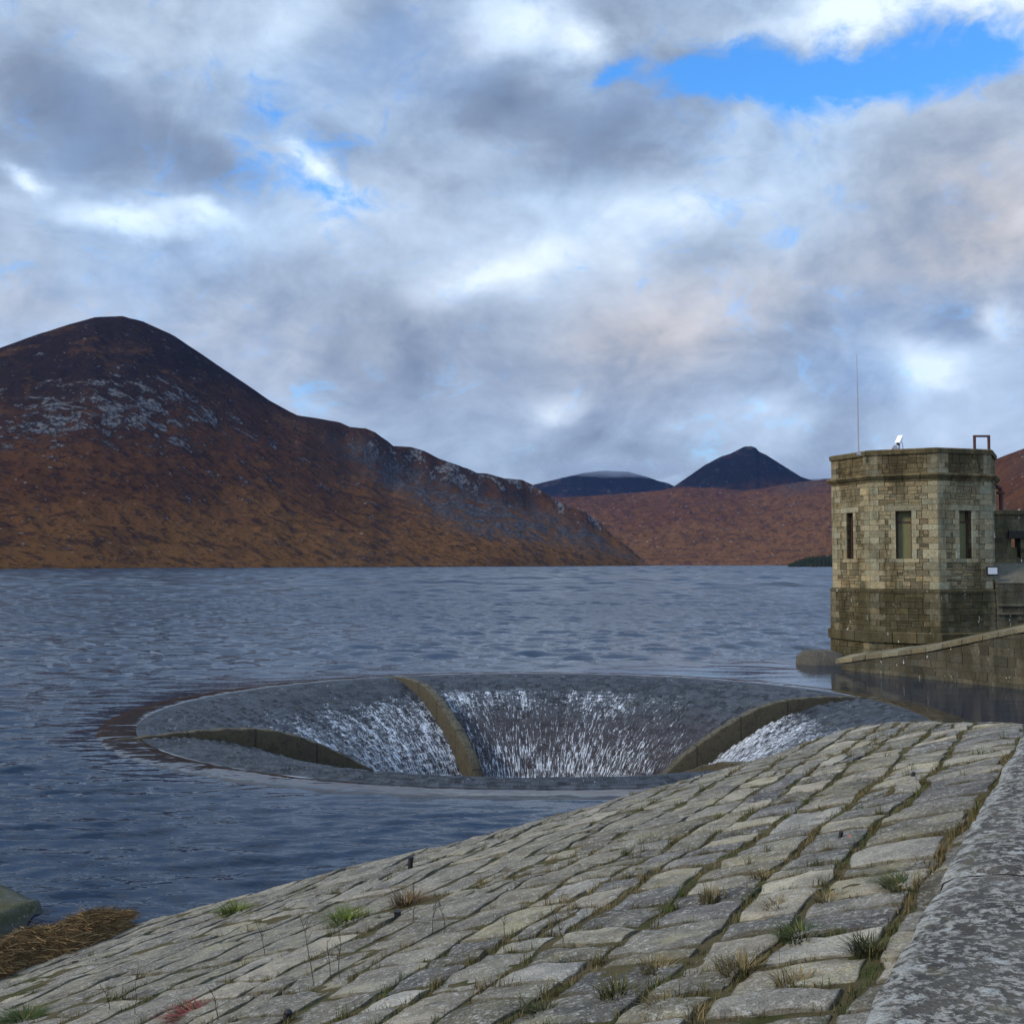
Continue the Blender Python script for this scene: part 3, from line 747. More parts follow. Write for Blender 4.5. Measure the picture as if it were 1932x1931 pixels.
# image right is clockwise seen from the camera: mirror so that +angle goes right
def vang(k): return TDIR+math.radians(-74.5+45*k)
def oct_pt(k, R, z): a = vang(k); return np.array([TC[0]+R*math.cos(a), TC[1]+R*math.sin(a), z])
TLOC = np.array([TC[0], TC[1], 0.])
def face_fn(k, Rfun):
    n = np.array([math.cos((vang(k)+vang(k+1))/2), math.sin((vang(k)+vang(k+1))/2), 0])
    def P(f, z, out):
        R = Rfun(z); return oct_pt(k, R, z)*(1-f)+oct_pt(k+1, R, z)*f+n*out-TLOC
    return P
def stone_box(mb, P, f0, f1, z0, z1, out, col, back=-.12):
    j = lambda: random.uniform(-.006, .006)
    a = [P(f0, z0, back), P(f1, z0, back), P(f1, z0, out+j()), P(f0, z0, out+j()), P(f0, z1, back), P(f1, z1, back), P(f1, z1, out+j()), P(f0, z1, out+j())]
    mb.hexa([a[0], a[1], a[2], a[3], a[4], a[5], a[6], a[7]], col)
def fill(mb, P, f0, f1, z0, z1, W, kind, lo=.25, hi=.75, dark=.12):
    f = f0; g = .024/W
    while f < f1-1e-6:
        l = random.uniform(lo, hi)/W
        if f1-(f+l) < lo*.7/W: l = f1-f
        subs = [(z0, z1)]
        if (z1-z0) > .3 and random.random() < .62:
            m = z0+(z1-z0)*random.choice([.38, .5, .62]); subs = [(z0, m), (m, z1)]
        for (a, b) in subs:
            c = stone_col(kind)
            if random.random() < dark: c = tuple(x*.62 for x in c)
            stone_box(mb, P, f+g*.5, f+l-g*.5, a+.011, b-.011, random.uniform(-.015, .035), c)
        f += l
def build_tower():
    root = empty('valve_tower', TLOC); tag(root, 'octagonal stone valve tower with slit windows standing at the water edge', 'tower')
    R = 5.38; Rf = lambda z: R
    yf = TC[1]-5.1
    Z = dict(plinth=zat(1112, yf), win0=zat(1054, yf), win1=zat(963, yf), corn0=zat(907, yf), corn1=zat(893, yf), cap0=zat(855, yf), cap1=zat(845, yf), band1=zat(1193, yf), band0=zat(1214, yf))
    W = 2*R*math.sin(math.radians(22.5))
    wall = MB(); core = MB()
    zs = [Z['plinth']]
    while zs[-1] < Z['corn0']-.3: zs.append(zs[-1]+random.choice([.36, .40, .44, .48]))
    zs[-1] = Z['corn0']
    # make courses meet the window head and sill
    for tz in (Z['win0'], Z['win1']):
        i = int(np.argmin([abs(a-tz) for a in zs])); zs[i] = tz
    wins = {0: (.40, .58), 1: (.385, .62), 2: (.385, .62), 3: (.40, .60), 4: (.4, .6), 6: (.4, .6)}
    for k in range(8):
        P = face_fn(k, Rf); win = wins.get(k)
        if win:
            wr = empty('window', (0, 0, 0)); wr.parent = root
            sur = MB()
        for i in range(len(zs)-1):
            z0, z1 = zs[i], zs[i+1]
            q0 = (.58 if i % 2 else .95)/W; q1 = (.95 if i % 2 else .58)/W
            iv = [(q0, 1-q1)]
            for (a, b) in ((0, q0), (1-q1, 1)):
                stone_box(wall, P, a+.004 if a else 0, b if b == 1 else b-.004, z0+.006, z1-.006, .035, stone_col('quoin'))
            if win:
                wa, wb = win; jb = (.30 if i % 2 else .46)/W
                inwin = z1 > Z['win0']+.05 and z0 < Z['win1']-.05
                lint = abs(z0-Z['win1']) < .03; sill = abs(z1-Z['win0']) < .03
                if inwin:
                    iv = [(q0, wa-jb), (wb+jb, 1-q1)]
                    stone_box(sur, P, wa-jb+.003, wa, z0+.006, z1-.006, .045, tuple(x*1.08 for x in stone_col('quoin')), -.30)
                    stone_box(sur, P, wb, wb+jb-.003, z0+.006, z1-.006, .045, tuple(x*1.08 for x in stone_col('quoin')), -.30)
                elif lint or sill:
                    ex = (.62 if lint else .42)/W
                    iv = [(q0, wa-ex), (wb+ex, 1-q1)]
                    if lint:
                        stone_box(sur, P, wa-ex, wb+ex, z0+.004, z1-.006, .06, tuple(x*.95 for x in stone_col('quoin')), -.30)
                    else:
                        stone_box(sur, P, wa-ex, (wa+wb)/2-.002, z0+.004, z1-.006, .05, stone_col('quoin'), -.30); stone_box(sur, P, (wa+wb)/2+.002, wb+ex, z0+.004, z1-.006, .05, stone_col('quoin'), -.30)
            for (a, b) in iv:
                if b-a > .02: fill(wall, P, a, b, z0, z1, W, 'rubble')
        # mortar core, open at the window
        cc = (.075, .064, .038)
        def quad(f0, f1, z0, z1): core.pts([P(f0, z0, -.035), P(f1, z0, -.035), P(f1, z1, -.035), P(f0, z1, -.035)], [(0, 1, 2, 3)], cc)
        if win:
            wa, wb = win
            quad(0, wa, zs[0], zs[-1]); quad(wb, 1, zs[0], zs[-1]); quad(wa, wb, zs[0], Z['win0']); quad(wa, wb, Z['win1'], zs[-1])
            for (f) in (wa, wb): core.pts([P(f, Z['win0'], -.035), P(f, Z['win1'], -.035), P(f, Z['win1'], -.6), P(f, Z['win0'], -.6)], [(0, 1, 2, 3)], cc)
            for (z) in (Z['win0'], Z['win1']): core.pts([P(wa, z, -.035), P(wb, z, -.035), P(wb, z, -.6), P(wa, z, -.6)], [(0, 1, 2, 3)], cc)
            sur.build('surround', M['dressed'], wr, bevel=.012)
            bd = MB(); h = Z['win1']-Z['win0']
            stone_box(bd, P, wa+.002, wb-.002, Z['win0']+.01, Z['win0']+h*.76, -.42, (.3, .3, .2), -.55)
            stone_box(bd, P, wa+.002, wb-.002, Z['win0']+h*.78, Z['win1']-.01, -.46, (.3, .3, .2), -.55)
            bd.build('board', M['infill'], wr)
            fr = MB(); stone_box(fr, P, wa+.001, wb-.001, Z['win0']+h*.755, Z['win0']+h*.785, -.36, (.1, .1, .1), -.50)
            stone_box(fr, P, wa+.001, wa+.022, Z['win0']+.005, Z['win1']-.005, -.34, (.1, .1, .1), -.50); stone_box(fr, P, wb-.022, wb-.001, Z['win0']+.005, Z['win1']-.005, -.34, (.1, .1, .1), -.50)
            fr.build('frame', M['rust'], wr)
        else: quad(0, 1, zs[0], zs[-1])
    core.build('wall_core', M['tower'], root); wall.build('wall', M['tower'], root, bevel=.014)
    # mouldings, parapet, cap
    def ringm(name, secs, mat, seg=5, bev=.0, joint=.01, kind='parapet'):
        mb = MB()
        for k in range(8):
            for q in range(seg):
                c = stone_col(kind); f0 = q/seg+(joint*.5 if q else 0); f1 = (q+1)/seg-(joint*.5 if q < seg-1 else 0)
                for (r0, z0, r1, z1) in secs:
                    A = lambda f, r, z: oct_pt(k, r, z)*(1-f)+oct_pt(k+1, r, z)*f-TLOC
                    mb.hexa([A(f0, R-.4, z0), A(f1, R-.4, z0), A(f1, r0, z0), A(f0, r0, z0), A(f0, R-.4, z1), A(f1, R-.4, z1), A(f1, r1, z1), A(f0, r1, z1)], c)
        return mb.build(name, mat, root, bevel=bev)
    c0, c1 = Z['corn0'], Z['corn1']; hh = c1-c0
    ringm('cornice', [(R+.06, c0, R+.12, c0+hh*.4), (R+.2, c0+hh*.4+.002, R+.34, c0+hh*.75), (R+.36, c0+hh*.75+.002, R+.33, c1)], M['parapet'], 4)
    par = MB(); core2 = MB(); z = c1; pz = [c1]
    while pz[-1] < Z['cap0']-.25: pz.append(pz[-1]+random.choice([.33, .38]))
    pz[-1] = Z['cap0']
    for k in range(8):
        P = face_fn(k, Rf)
        core2.pts([P(0, c1, -.035), P(1, c1, -.035), P(1, Z['cap0'], -.035), P(0, Z['cap0'], -.035)], [(0, 1, 2, 3)], (.11, .09, .05))
        for i in range(len(pz)-1):
            q0 = (.58 if i % 2 else .85)/W; q1 = (.85 if i % 2 else .58)/W
            for (a, b) in ((0, q0), (1-q1, 1)): stone_box(par, P, a, b, pz[i]+.006, pz[i+1]-.006, .035, tuple(x*.75 for x in stone_col('quoin')))
            fill(par, P, q0+.003, 1-q1-.003, pz[i], pz[i+1], W, 'parapet', .25, .7)
    core2.build('parapet_core', M['parapet'], root); par.build('parapet', M['parapet'], root, bevel=.014)
    cz0, cz1 = Z['cap0'], Z['cap1']
    ringm('cap', [(R+.13, cz0, R+.18, cz0+(cz1-cz0)*.75), (R+.17, cz0+(cz1-cz0)*.75+.002, R+.06, cz1)], M['parapet'], 3, joint=.0015, kind='parapet')
    rf = MB(); rf.pts([oct_pt(k, R-.3, cz0+.02)-TLOC for k in range(8)], [tuple(range(8))], (.1, .1, .09)); rf.build('roof', M['earth'], root)
    # plinth: battered, stained, with a projecting band low down
    pl0 = MB(); ft = MB(); core3 = MB(); Rp = lambda z: R+.14+(Z['plinth']-z)*.012
    ps = [Z['band1']]
    while ps[-1] < Z['plinth']-.5: ps.append(ps[-1]+random.choice([.34, .38, .42]))
    ps[-1] = Z['plinth']-.26
    low = [-.5, .15, .6, Z['band0']]
    for k in range(8):
        P = face_fn(k, Rp)
        core3.pts([P(0, -1.5, -.035), P(1, -1.5, -.035), P(1, Z['plinth'], -.035), P(0, Z['plinth'], -.035)], [(0, 1, 2, 3)], (.09, .078, .045))
        for lst, pl in ((ps, pl0), (low, ft)):
            for i in range(len(lst)-1):
                q0 = (.6 if i % 2 else .95)/W; q1 = (.95 if i % 2 else .6)/W
                for (a, b) in ((0, q0), (1-q1, 1)): stone_box(pl, P, a, b, lst[i]+.006, lst[i+1]-.006, .035, tuple(x*.62 for x in stone_col('quoin')))
                fill(pl, P, q0+.003, 1-q1-.003, lst[i], lst[i+1], W, 'dark', .35, .9)
    core3.build('plinth_core', M['dark_masonry'], root); pl0.build('plinth', M['dark_masonry'], root, bevel=.014); ft.build('footing', M['dark_masonry'], root, bevel=.014)
    ringm('plinth_course', [(R+.20, Z['plinth']-.26, R+.21, Z['plinth']-.10), (R+.21, Z['plinth']-.098, R+.05, Z['plinth'])], M['dark_masonry'], 3, kind='dark')
    ringm('base_course', [(R+.36, Z['band0'], R+.38, Z['band1']-.1), (R+.38, Z['band1']-.098, R+.18, Z['band1'])], M['dark_masonry'], 3, kind='dark')
    return Z
TZ = build_tower()
def on_cap(X, back=1.2):
    """a point on the roof edge of the tower under picture column X"""
    y = TC[1]-5.0+back; return xat(X, y, TZ['cap1']), y, TZ['cap1']
def build_tower_fittings():
    x, y, z = on_cap(1620, 1.4); o = MB(); h = zat(668, y)-z
    root = empty('whip_aerial', (x, y, z-.3)); tag(root, 'tall thin whip aerial rising from the tower roof', 'aerial')
    m = MB(); m.tube([(0, 0, 0), (-.02, 0, h*.72+.3)], [.045, .04], 8); m.build('mast', M['metal'], root)
    m = MB(); m.tube([(-.02, 0, h*.70+.3), (-.05, 0, h+.3)], [.032, .02], 6); m.build('whip', M['metal'], root)
    m = MB(); m.box(-.12, .12, -.12, .12, -.02, .14); m.build('foot', M['metal'], root)
    # surveillance camera
    x, y, z = on_cap(1696, .9); root = empty('security_camera', (x, y, z)); tag(root, 'white security camera housing tilted down on the tower cap', 'camera')
    m = MB(); m.tube([(.02, 0, -.2), (.02, 0, .34)], .06, 10); m.build('post', M['metal'], root)
    d = Vector((-.42, -.45, -.62)).normalized(); up = Vector((0, 0, 1)); sd = d.cross(up).normalized(); upn = sd.cross(d)
    c = Vector((.03, -.02, .56))
    def bx(mb, c, l, w, hgt):
        mb.hexa([c+a*l*d+b*w*sd+e*hgt*upn for e in (-1, 1) for (a, b) in ((-1, -1), (1, -1), (1, 1), (-1, 1))])
    m = MB(); bx(m, c, .30, .13, .11); m.build('housing', M['whitep'], root, bevel=.02)
    m = MB(); bx(m, c+upn*.135, .36, .155, .012); m.build('sunshield', M['whitep'], root)
    m = MB(); m.tube([c+d*.30, c+d*.345], .085, 14); m.build('lens', M['black'], root)
    m = MB(); m.tube([c-d*.3, Vector((.28, .1, .30)), Vector((.3, .08, -.1))], .022, 6); m.build('cable', M['metal'], root)
    m = MB(); m.box(-.42, -.1, -.1, .12, -.12, .12); m.tube([(-.3, -.12, .12), (-.3, -.2, .12)], .12, 14); m.build('lamp_unit', M['metal'], root, bevel=.02)
    # hatch frame
    x0, y, z = on_cap(1837, 2.2); x1 = on_cap(1868, 2.2)[0]; h = zat(825, y)-z; w = x1-x0
    root = empty('ladder_hoop', (x0, y, z-.35)); tag(root, 'rusty square metal hoop standing on the tower cap', 'ladder rail')
    b = .07
    m = MB(); m.box(0, .14, -b, b, 0, h+.35); m.build('upright', M['rust'], root); m = MB(); m.box(w-.14, w, -b, b, 0, h+.35); m.build('upright', M['rust'], root)
    m = MB(); m.box(-.003, w+.003, -b-.003, b+.003, h+.352, h+.48); m.build('crossbar', M['rust'], root)
    # floodlight on the corner
    P = oct_pt(3, 5.5, 0); y = P[1]-.35; z = zat(1077, y); x = xat(1872, y, z)
    root = empty('floodlight', (x, y, z)); tag(root, 'square floodlight with pale glass fixed to the tower corner', 'floodlight')
    m = MB(); m.box(-.36, .36, -.06, .08, -.28, .28); m.build('housing', M['black'], root, bevel=.02)
    m = MB(); m.box(-.29, .29, -.085, -.062, -.21, .21); m.build('glass', M['glassy'], root)
    m = MB(); m.box(-.05, .05, .082, .5, -.05, .05); m.build('bracket', M['black'], root)
    # drainpipe behind the right corner
    P = oct_pt(4, 5.62, 0); z0 = zat(968, P[1]); z1 = zat(918, P[1])
    root = empty('drainpipe', (P[0]+.05, P[1], z0)); tag(root, 'short rusty iron drainpipe on the far corner of the tower', 'drainpipe')
    m = MB(); m.tube([(-.2, 0, z1-z0), (.08, 0, z1-z0-.12), (.1, 0, z1-z0-.4), (.1, 0, -.5)], .14, 10); m.build('pipe', M['rust'], root, smooth=True)
    m = MB(); m.box(-.12, .28, -.18, .2, z1-z0-.5, z1-z0-.36); m.build('clamp', M['rust'], root)
build_tower_fittings()

# flat masonry wall with its own top line
def wall_blocks(mb, org, d, nrm, L, z0, top, kind, lo=.4, hi=1., ch=(.34, .46), opening=None):
    org = np.array(org); d = np.array(d); nrm = np.array(nrm); z = z0
    zt = max(top(0), top(L))
    while z < zt-.02:
        h = random.uniform(*ch); w = -random.uniform(0, lo)
        while w < L:
            l = random.uniform(lo, hi); a, b = max(w, 0), min(w+l, L)
            if b-a > .08:
                segs = [(a+.006, b-.006)]
                if opening and z+h > opening[2] and z < opening[3]:
                    segs = [(p, q) for p, q in ((segs[0][0], min(segs[0][1], opening[0])), (max(segs[0][0], opening[1]), segs[0][1])) if q-p > .05]
                for (a2, b2) in segs:
                    za, zb = min(z+h-.006, top(a2)), min(z+h-.006, top(b2))
                    if za < z+.03 and zb < z+.03: continue
                    za, zb = max(za, z+.01), max(zb, z+.01)
                    o = random.uniform(0, .035); c = stone_col(kind)
                    if random.random() < .15: c = tuple(x*.6 for x in c)
                    p0 = org+d*a2; p1 = org+d*b2; up = np.array([0, 0, 1.])
                    mb.hexa([p0-nrm*.2+up*z, p1-nrm*.2+up*z, p1+nrm*o+up*z, p0+nrm*o+up*z, p0-nrm*.2+up*za, p1-nrm*.2+up*zb, p1+nrm*o+up*zb, p0+nrm*o+up*za], c)
            w += l
        z += h
def build_link():
    # wall joined to the tower, running off to the right
    y = TC[1]-2.4; x0 = xat(1862, y, 9.); zt = zat(971, y); z0 = 1.2
    root = empty('gatehouse_wall', (x0, y, 0)); tag(root, 'low stone side wall with a dark slit opening joined to the tower', 'wall')
    mb = MB(); L = 14.
    ow0 = xat(1908, y, 7)-x0; ow1 = xat(1925, y, 7)-x0; oz0 = zat(1052, y); oz1 = zat(1016, y)
    wall_blocks(mb, (0, 0, 0), (1, 0, 0), (0, -1, 0), L, z0, lambda w: zt, 'dark', .3, .8, (.26, .4), (ow0, ow1, oz0, oz1))
    mb.build('wall', M['wing'], root, bevel=.012)
    c = MB(); cc = (.08, .07, .045); c.box(0, ow0, .02, .8, z0, zt, cc); c.box(ow1, L, .02, .8, z0, zt-.002, cc); c.box(ow0+.001, ow1-.001, .021, .8, z0, oz0, cc); c.box(ow0+.001, ow1-.001, .021, .8, oz1, zt-.004, cc); c.build('wall_core', M['wing'], root)
    b = MB(); b.box(ow0, ow1, .5, .6, oz0, oz0+(oz1-oz0)*.55); b.build('board', M['infill'], root)
    hd = MB(); hd.hexa([(ow0-.25, -.25, oz1+.02), (L*.5, -.25, oz1+.02), (L*.5, .0, oz1+.02), (ow0-.25, .0, oz1+.02), (ow0-.2, -.22, oz1+.5), (L*.5, -.22, oz1+.5), (L*.5, -.02, oz1+.5), (ow0-.2, -.02, oz1+.5)], (.03, .028, .022)); hd.build('recess_shade', M['wing'], root)  # projecting block coloured dark, standing in for the shaded recess above the slit
    cp = MB(); x = 0
    while x < L:
        l = random.uniform(.9, 1.3); cp.box(x+.005, min(x+l, L)-.005, -.14, .9, zt+.003, zt+.28, stone_col('dark')); x += l
    cp.build('coping', M['parapet'], root, bevel=.02)
    # buttress
    y2 = y-2.0; xa = xat(1882, y2, 5); bz = zat(1100, y2); bt = zat(1062, y2+1.2)
    root2 = empty('buttress', (xa, y2, 0)); tag(root2, 'grey dressed stone buttress with sloping top beside the tower corner', 'buttress')
    bm = MB(); wall_blocks(bm, (0, 0, 0), (1, 0, 0), (0, -1, 0), 6., 1.5, lambda w: bz, 'wing', .5, 1.1, (.40, .5)); wall_blocks(bm, (0, 1.95, 0), (0, -1, 0), (-1, 0, 0), 1.93, 1.5, lambda w: bz, 'wing', .5, 1.1, (.40, .5))
    bm.box(.02, 6, .02, 1.9, 1., bz-.002, (.09, .085, .06)); bm.build('pier', M['wing'], root2, bevel=.012)
    s = MB(); s.hexa([(-.05, -.06, bz+.002), (6, -.06, bz+.002), (6, 1.93, bz+.002), (-.05, 1.93, bz+.002), (-.05, .25, bz+.18), (6, .25, bz+.18), (6, 1.93, bt), (-.05, 1.93, bt)], (.13, .125, .10)); s.build('weathering', M['dressed'], root2, bevel=.02)
    for zz in (zat(1144, y2), zat(1160, y2)):
        k = MB(); k.box(-.10, 6., -.12, -.037, zz, zz+.16, (.12, .11, .08)); k.build('string_course', M['wing'], root2, bevel=.015)
build_link()
def build_wing():
    # sloping wing wall running down into the water
    x0, y0 = on_water(1588, 1263); x1, y1 = on_water(1932, 1301)
    p0 = np.array([x0, y0]); p1 = np.array([x1, y1]); d = (p1-p0); L0 = np.linalg.norm(d); d = d/L0; p1 = p1+d*9; L = L0+9
    n = np.array([d[1], -d[0]]);  n = n if n @ (-p0) > 0 else -n
    zr = zat(1193, y1)      # wall head where the picture ends
    tops = [(0, .30), (L0*.12, .62), (L0*.5, zat(1228, (y0+y1)/2)-.1), (L0, zr), (L, zr+1.6)]
    top = lambda w: float(np.interp(w, [a for a, b in tops], [b for a, b in tops]))
    root = empty('wing_wall', (x0, y0, 0)); tag(root, 'dark stained stone wing wall with sloping top running down into the water', 'wall')
    d3 = (d[0], d[1], 0); n3 = (n[0], n[1], 0)
    mb = MB(); wall_blocks(mb, (0, 0, 0), d3, n3, L, -.6, top, 'wing', .45, 1.1, (.36, .5)); mb.build('wall', M['wing'], root, bevel=.012)
    c = MB(); K = 24
    for i in range(K):
        a, b = L*i/K, L*(i+1)/K; A = np.array(d3)*a; B = np.array(d3)*b; N = np.array(n3); up = np.array([0, 0, 1.])
        c.hexa([A-N*1.1-up, B-N*1.1-up, B-N*.03-up, A-N*.03-up, A-N*1.1+up*(top(a)-.02), B-N*1.1+up*(top(b)-.02), B-N*.03+up*(top(b)-.02), A-N*.03+up*(top(a)-.02)], (.07, .065, .045))
    c.build('wall_core', M['wing'], root)
    cp = MB(); w = -.4
    while w < L-.1:
        l = random.uniform(.8, 1.3); a, b = max(w, -.4), min(w+l-.02, L); A = np.array(d3)*a; B = np.array(d3)*b; N = np.array(n3); up = np.array([0, 0, 1.])
        ta, tb = top(max(a, 0)), top(max(b, 0)); j = random.uniform(-.02, .03)
        col = stone_col('quoin'); col = tuple(x*.58 for x in col)
        cp.hexa([A-N*1.3+up*(ta+.15), B-N*1.3+up*(tb+.15), B+N*(.10+j)+up*(tb+.004), A+N*(.10+j)+up*(ta+.004), A-N*1.3+up*(ta+.50), B-N*1.3+up*(tb+.50), B+N*(.07+j)+up*(tb+.27), A+N*(.07+j)+up*(ta+.27)], col); w += l
    cp.build('coping', M['dressed'], root, bevel=.03)
    # mossy bank between the wall head and the tower foot
    us = np.linspace(-.5, L, 40); vs = np.linspace(0, 1, 14); V = []
    for u in us:
        for v in vs:
            p = p0+d*u-n*(1.15+v*11.); zz = top(max(u, 0))+.30+v*1.3+.10*float(perlin(p[0]*.9, p[1]*.9, 9))-max(0, 1.0-u/3.)*1.6
            V.append((p[0], p[1], zz))
    o = fmesh('bank_terrain', V, gridfaces(40, 14), M['moss'])
    if o.data.polygons[20].normal.z < 0: o.data.flip_normals()
    tag(o, 'mossy bank between the wing wall and the tower', None, None, 'structure')
    # stone landing block in front of the tower foot
    xa, ya = on_water(1507, 1254); xb, yb = on_water(1592, 1259); zt = zat(1230, ya)
    r2 = empty('landing_block', (xa, ya, 0)); tag(r2, 'flat weathered stone block lying in the water at the tower foot', 'stone block')
    U, Vv = np.meshgrid(np.linspace(0, 1, 30), np.linspace(0, 1, 16), indexing='ij')
    Lb = xb-xa+.6
    X = U*Lb; Y = -.3+Vv*2.2*(.35+.65*sstep(0, .45, U))+U*.2+.5*(1-sstep(0, .45, U))
    e = np.maximum(np.abs(U*2-1), np.abs(Vv*2-1))
    Z = zt*(.62+.40*sstep(0, .25, U)*sstep(1.15, .75, U))+.05*fbm(X*1.6, Y*1.6, 4, 2)-.05*sstep(.90, .98, e)+.05*fbm(X*4, Y*4, 3, 6); Z = np.where(e > .99, -.6, Z)
    b = fmesh('block_body', np.stack([X, Y, Z], -1).reshape(-1, 3), gridfaces(30, 16), M['dressed'], r2, col=np.full((480, 3), .085)*np.array([1, .95, .8]))
    if b.data.polygons[100].normal.z < 0: b.data.flip_normals()
build_wing()

# ------------------------------------------------------------------ hills
def hill(name, label, ridge, shore, rdist, mat, na=420, nr=150, amp=14., prof=1.15, cliff=None, seed=1, masks=None, back=.5, fine=1.):
    """terrain seen from the lake: ridge = [(X,Y)] skyline, shore/rdist = [(X, metres)] where the foot and the skyline stand"""
    az = []; te = []
    for X, Y in ridge:
        d = ray(X, Y); az.append(math.atan2(d[0], d[1])); te.append(d[2]/math.hypot(d[0], d[1]))
    A = np.linspace(az[0], az[-1], na); TE = np.interp(A, az, te)
    ka = lambda L: np.interp(A, [math.atan2(ray(X, 1062)[0], ray(X, 1062)[1]) for X, _ in L], [v for _, v in L])
    r0 = ka(shore); r1 = ka(rdist)
    r1n = r1*(1+.03*fbm(A*14, A*0+seed, 3, seed))
    ss = np.concatenate([np.linspace(-.01, 1, nr), np.linspace(1.02, 1+back, 16)])
    Sx, Ax = np.meshgrid(ss, A, indexing='ij')
    Rr = r0+(r1n-r0)*Sx
    zr = H+r1n*TE
    sc = np.clip(Sx, 0, 1)
    pr = sc**prof
    if cliff is not None:
        ck = ka(cliff)
        pr = pr*(1-ck) + ck*(.70*sc**.95+.30*sstep(.84, .97, sc))
    X = Rr*np.sin(Ax); Y = Rr*np.cos(Ax)
    Z = zr*pr
    n = fbm(X*.0042*fine, Y*.0042*fine, 6, seed, .55)*.6+.4*fbm(X*.012*fine, Y*.012*fine, 4, seed+5, .55, True)
    Z = Z+amp*n*np.minimum(1, sc*6)*np.where(sc < .9, 1, np.clip((1-sc)/.1, .12, 1))*np.clip(zr/120, .15, 1)
    Z = Z+amp*(.18*fbm(X*.02*fine, Y*.02*fine, 4, seed+9)+.22*fbm(X*.011*fine, Y*.011*fine, 4, seed+19, .55, True))*sc*np.clip((1-sc)/.04, 0, 1)
    bk = np.clip(Sx-1, 0, None); Z = Z-zr*(bk/back)**1.2*.9-bk*20
    # never let ground in front of the skyline overtop it
    lim = H+Rr*(TE+.0004+.0012*fbm(X*.02*fine, Y*.02*fine, 3, seed+2)*np.clip(zr/200, 0, 1)); Z = np.where(Sx <= 1, np.minimum(Z, lim), Z)
    Z = np.where(Sx < .004, -2, Z)
    at = dict(rock=np.zeros_like(Z), scree=np.zeros_like(Z))
    if masks: at.update(masks(X, Y, Z, sc, Ax, zr))
    o = fmesh(name, np.stack([X, Y, Z], -1).reshape(-1, 3), gridfaces(len(ss), na), mat, attrs={k: v.ravel() for k, v in at.items()})
    if o.data.polygons[na*20].normal.z < 0: o.data.flip_normals()
    tag(o, label, None, None, 'structure')
    return o
XA = lambda X: math.atan2((X-CX)/F, 1.)
def m_left(X, Y, Z, s, A, zr):
    n = fbm(X*.006, Y*.006, 4, 91)
    PX = CX+F*np.tan(A); f = Z/np.maximum(zr, 1)
    g = lambda cx, cs, w, h: np.exp(-((PX-cx)/w)**2-((f-cs)/h)**2)
    rock = .80*g(200, .47, 190, .12)+.60*g(60, .62, 160, .11)+.45*g(340, .62, 80, .10)+.45*g(490, .70, 90, .14)+.30+.55*n
    rock = rock*(1-.75*sstep(.66, .80, f))
    cl = sstep(640, 720, PX)*sstep(.70, .86, f)
    rock = np.maximum(rock*sstep(.12, .5, f), cl*(.95+.6*n))
    scree = np.clip(1.1*np.exp(-((PX-700-(.8-f)*560)/95)**2)*sstep(.2, .4, f)*sstep(.95, .8, f)+.9*sstep(820, 900, PX)*np.exp(-((f-.55)/.22)**2)+.4*n, 0, 1)*sstep(560, 640, PX)
    return dict(rock=rock, scree=scree)
def m_none(X, Y, Z, s, A, zr):
    n = fbm(X*.004, Y*.004, 4, 33); return dict(rock=.05+.25*n, scree=.75*sstep(.15, .45, fbm(X*.0012, Y*.0012, 4, 34))*sstep(.3, .8, s))
def m_dark(X, Y, Z, s, A, zr):
    n = fbm(X*.004, Y*.004, 4, 35); return dict(rock=.25+.4*n+.5*sstep(.90, 1., s), scree=np.zeros_like(Z))
LR = [(-420, 800), (-200, 722), (0, 657), (60, 635), (130, 613), (180, 599), (230, 597), (270, 607), (330, 635), (400, 682), (460, 722), (510, 757), (560, 784), (600, 790), (640, 797), (660, 806), (690, 808), (708, 816), (730, 832), (742, 842), (775, 844), (800, 851), (830, 866), (850, 873), (900, 893), (918, 894), (950, 903), (985, 906), (1002, 914), (1020, 925), (1050, 945), (1075, 957), (1105, 966), (1118, 978), (1133, 988), (1148, 1004), (1160, 1013), (1190, 1036), (1212, 1056), (1225, 1066)]
hill_l = mat_hill('bracken_hill', (.100, .050, .018), (.062, .028, .012), (.0165, .0115, .0110), (.090, .088, .090), (110., 340.))
hill('hill', 'steep brown heather hill with grey crags above the far shore', LR, [(-420, 950), (0, 1150), (500, 1350), (900, 1650), (1225, 2150)], [(-420, 2000), (0, 2050), (230, 2150), (560, 2200), (900, 2250), (1225, 2170)], hill_l, 760, 230, 17., 1.12, [(-420, 0), (560, 0), (680, .8), (1225, .9)], 4, m_left)
hill_v = mat_hill('valley_heather', (.108, .054, .025), (.080, .037, .020), (.034, .019, .018), (.16, .15, .14), (170., 480.), .8)
hill('hill', 'broad rust brown valley slope at the head of the lake', [(900, 1010), (960, 960), (1010, 936), (1060, 940), (1100, 938), (1180, 931), (1240, 927), (1290, 919), (1340, 921), (1400, 926), (1440, 922), (1480, 914), (1560, 905), (1700, 905), (1900, 910), (2100, 935)], [(900, 2500), (1225, 2500), (1600, 2500), (2100, 2400)], [(900, 3900), (1100, 4000), (1400, 4100), (2100, 4000)], hill_v, 360, 150, 38., .92, None, 8, m_none)
hill_b = mat_hill('mountain_heather', (.085, .042, .022), (.050, .024, .017), (.007, .007, .009), (.045, .045, .05), (230., 400.), .5)
hill('mountain', 'dark pointed mountain with a knobbly rocky tip', [(1180, 960), (1270, 919), (1300, 899), (1330, 878), (1360, 862), (1378, 856), (1392, 849), (1404, 843), (1418, 842), (1426, 845), (1432, 852), (1445, 858), (1480, 880), (1512, 900), (1540, 909), (1600, 912), (1700, 915), (1800, 940)], [(1180, 4100), (1800, 4200)], [(1180, 5300), (1420, 5400), (1800, 5400)], hill_b, 340, 120, 30., 1.35, None, 12, m_dark, fine=.6)
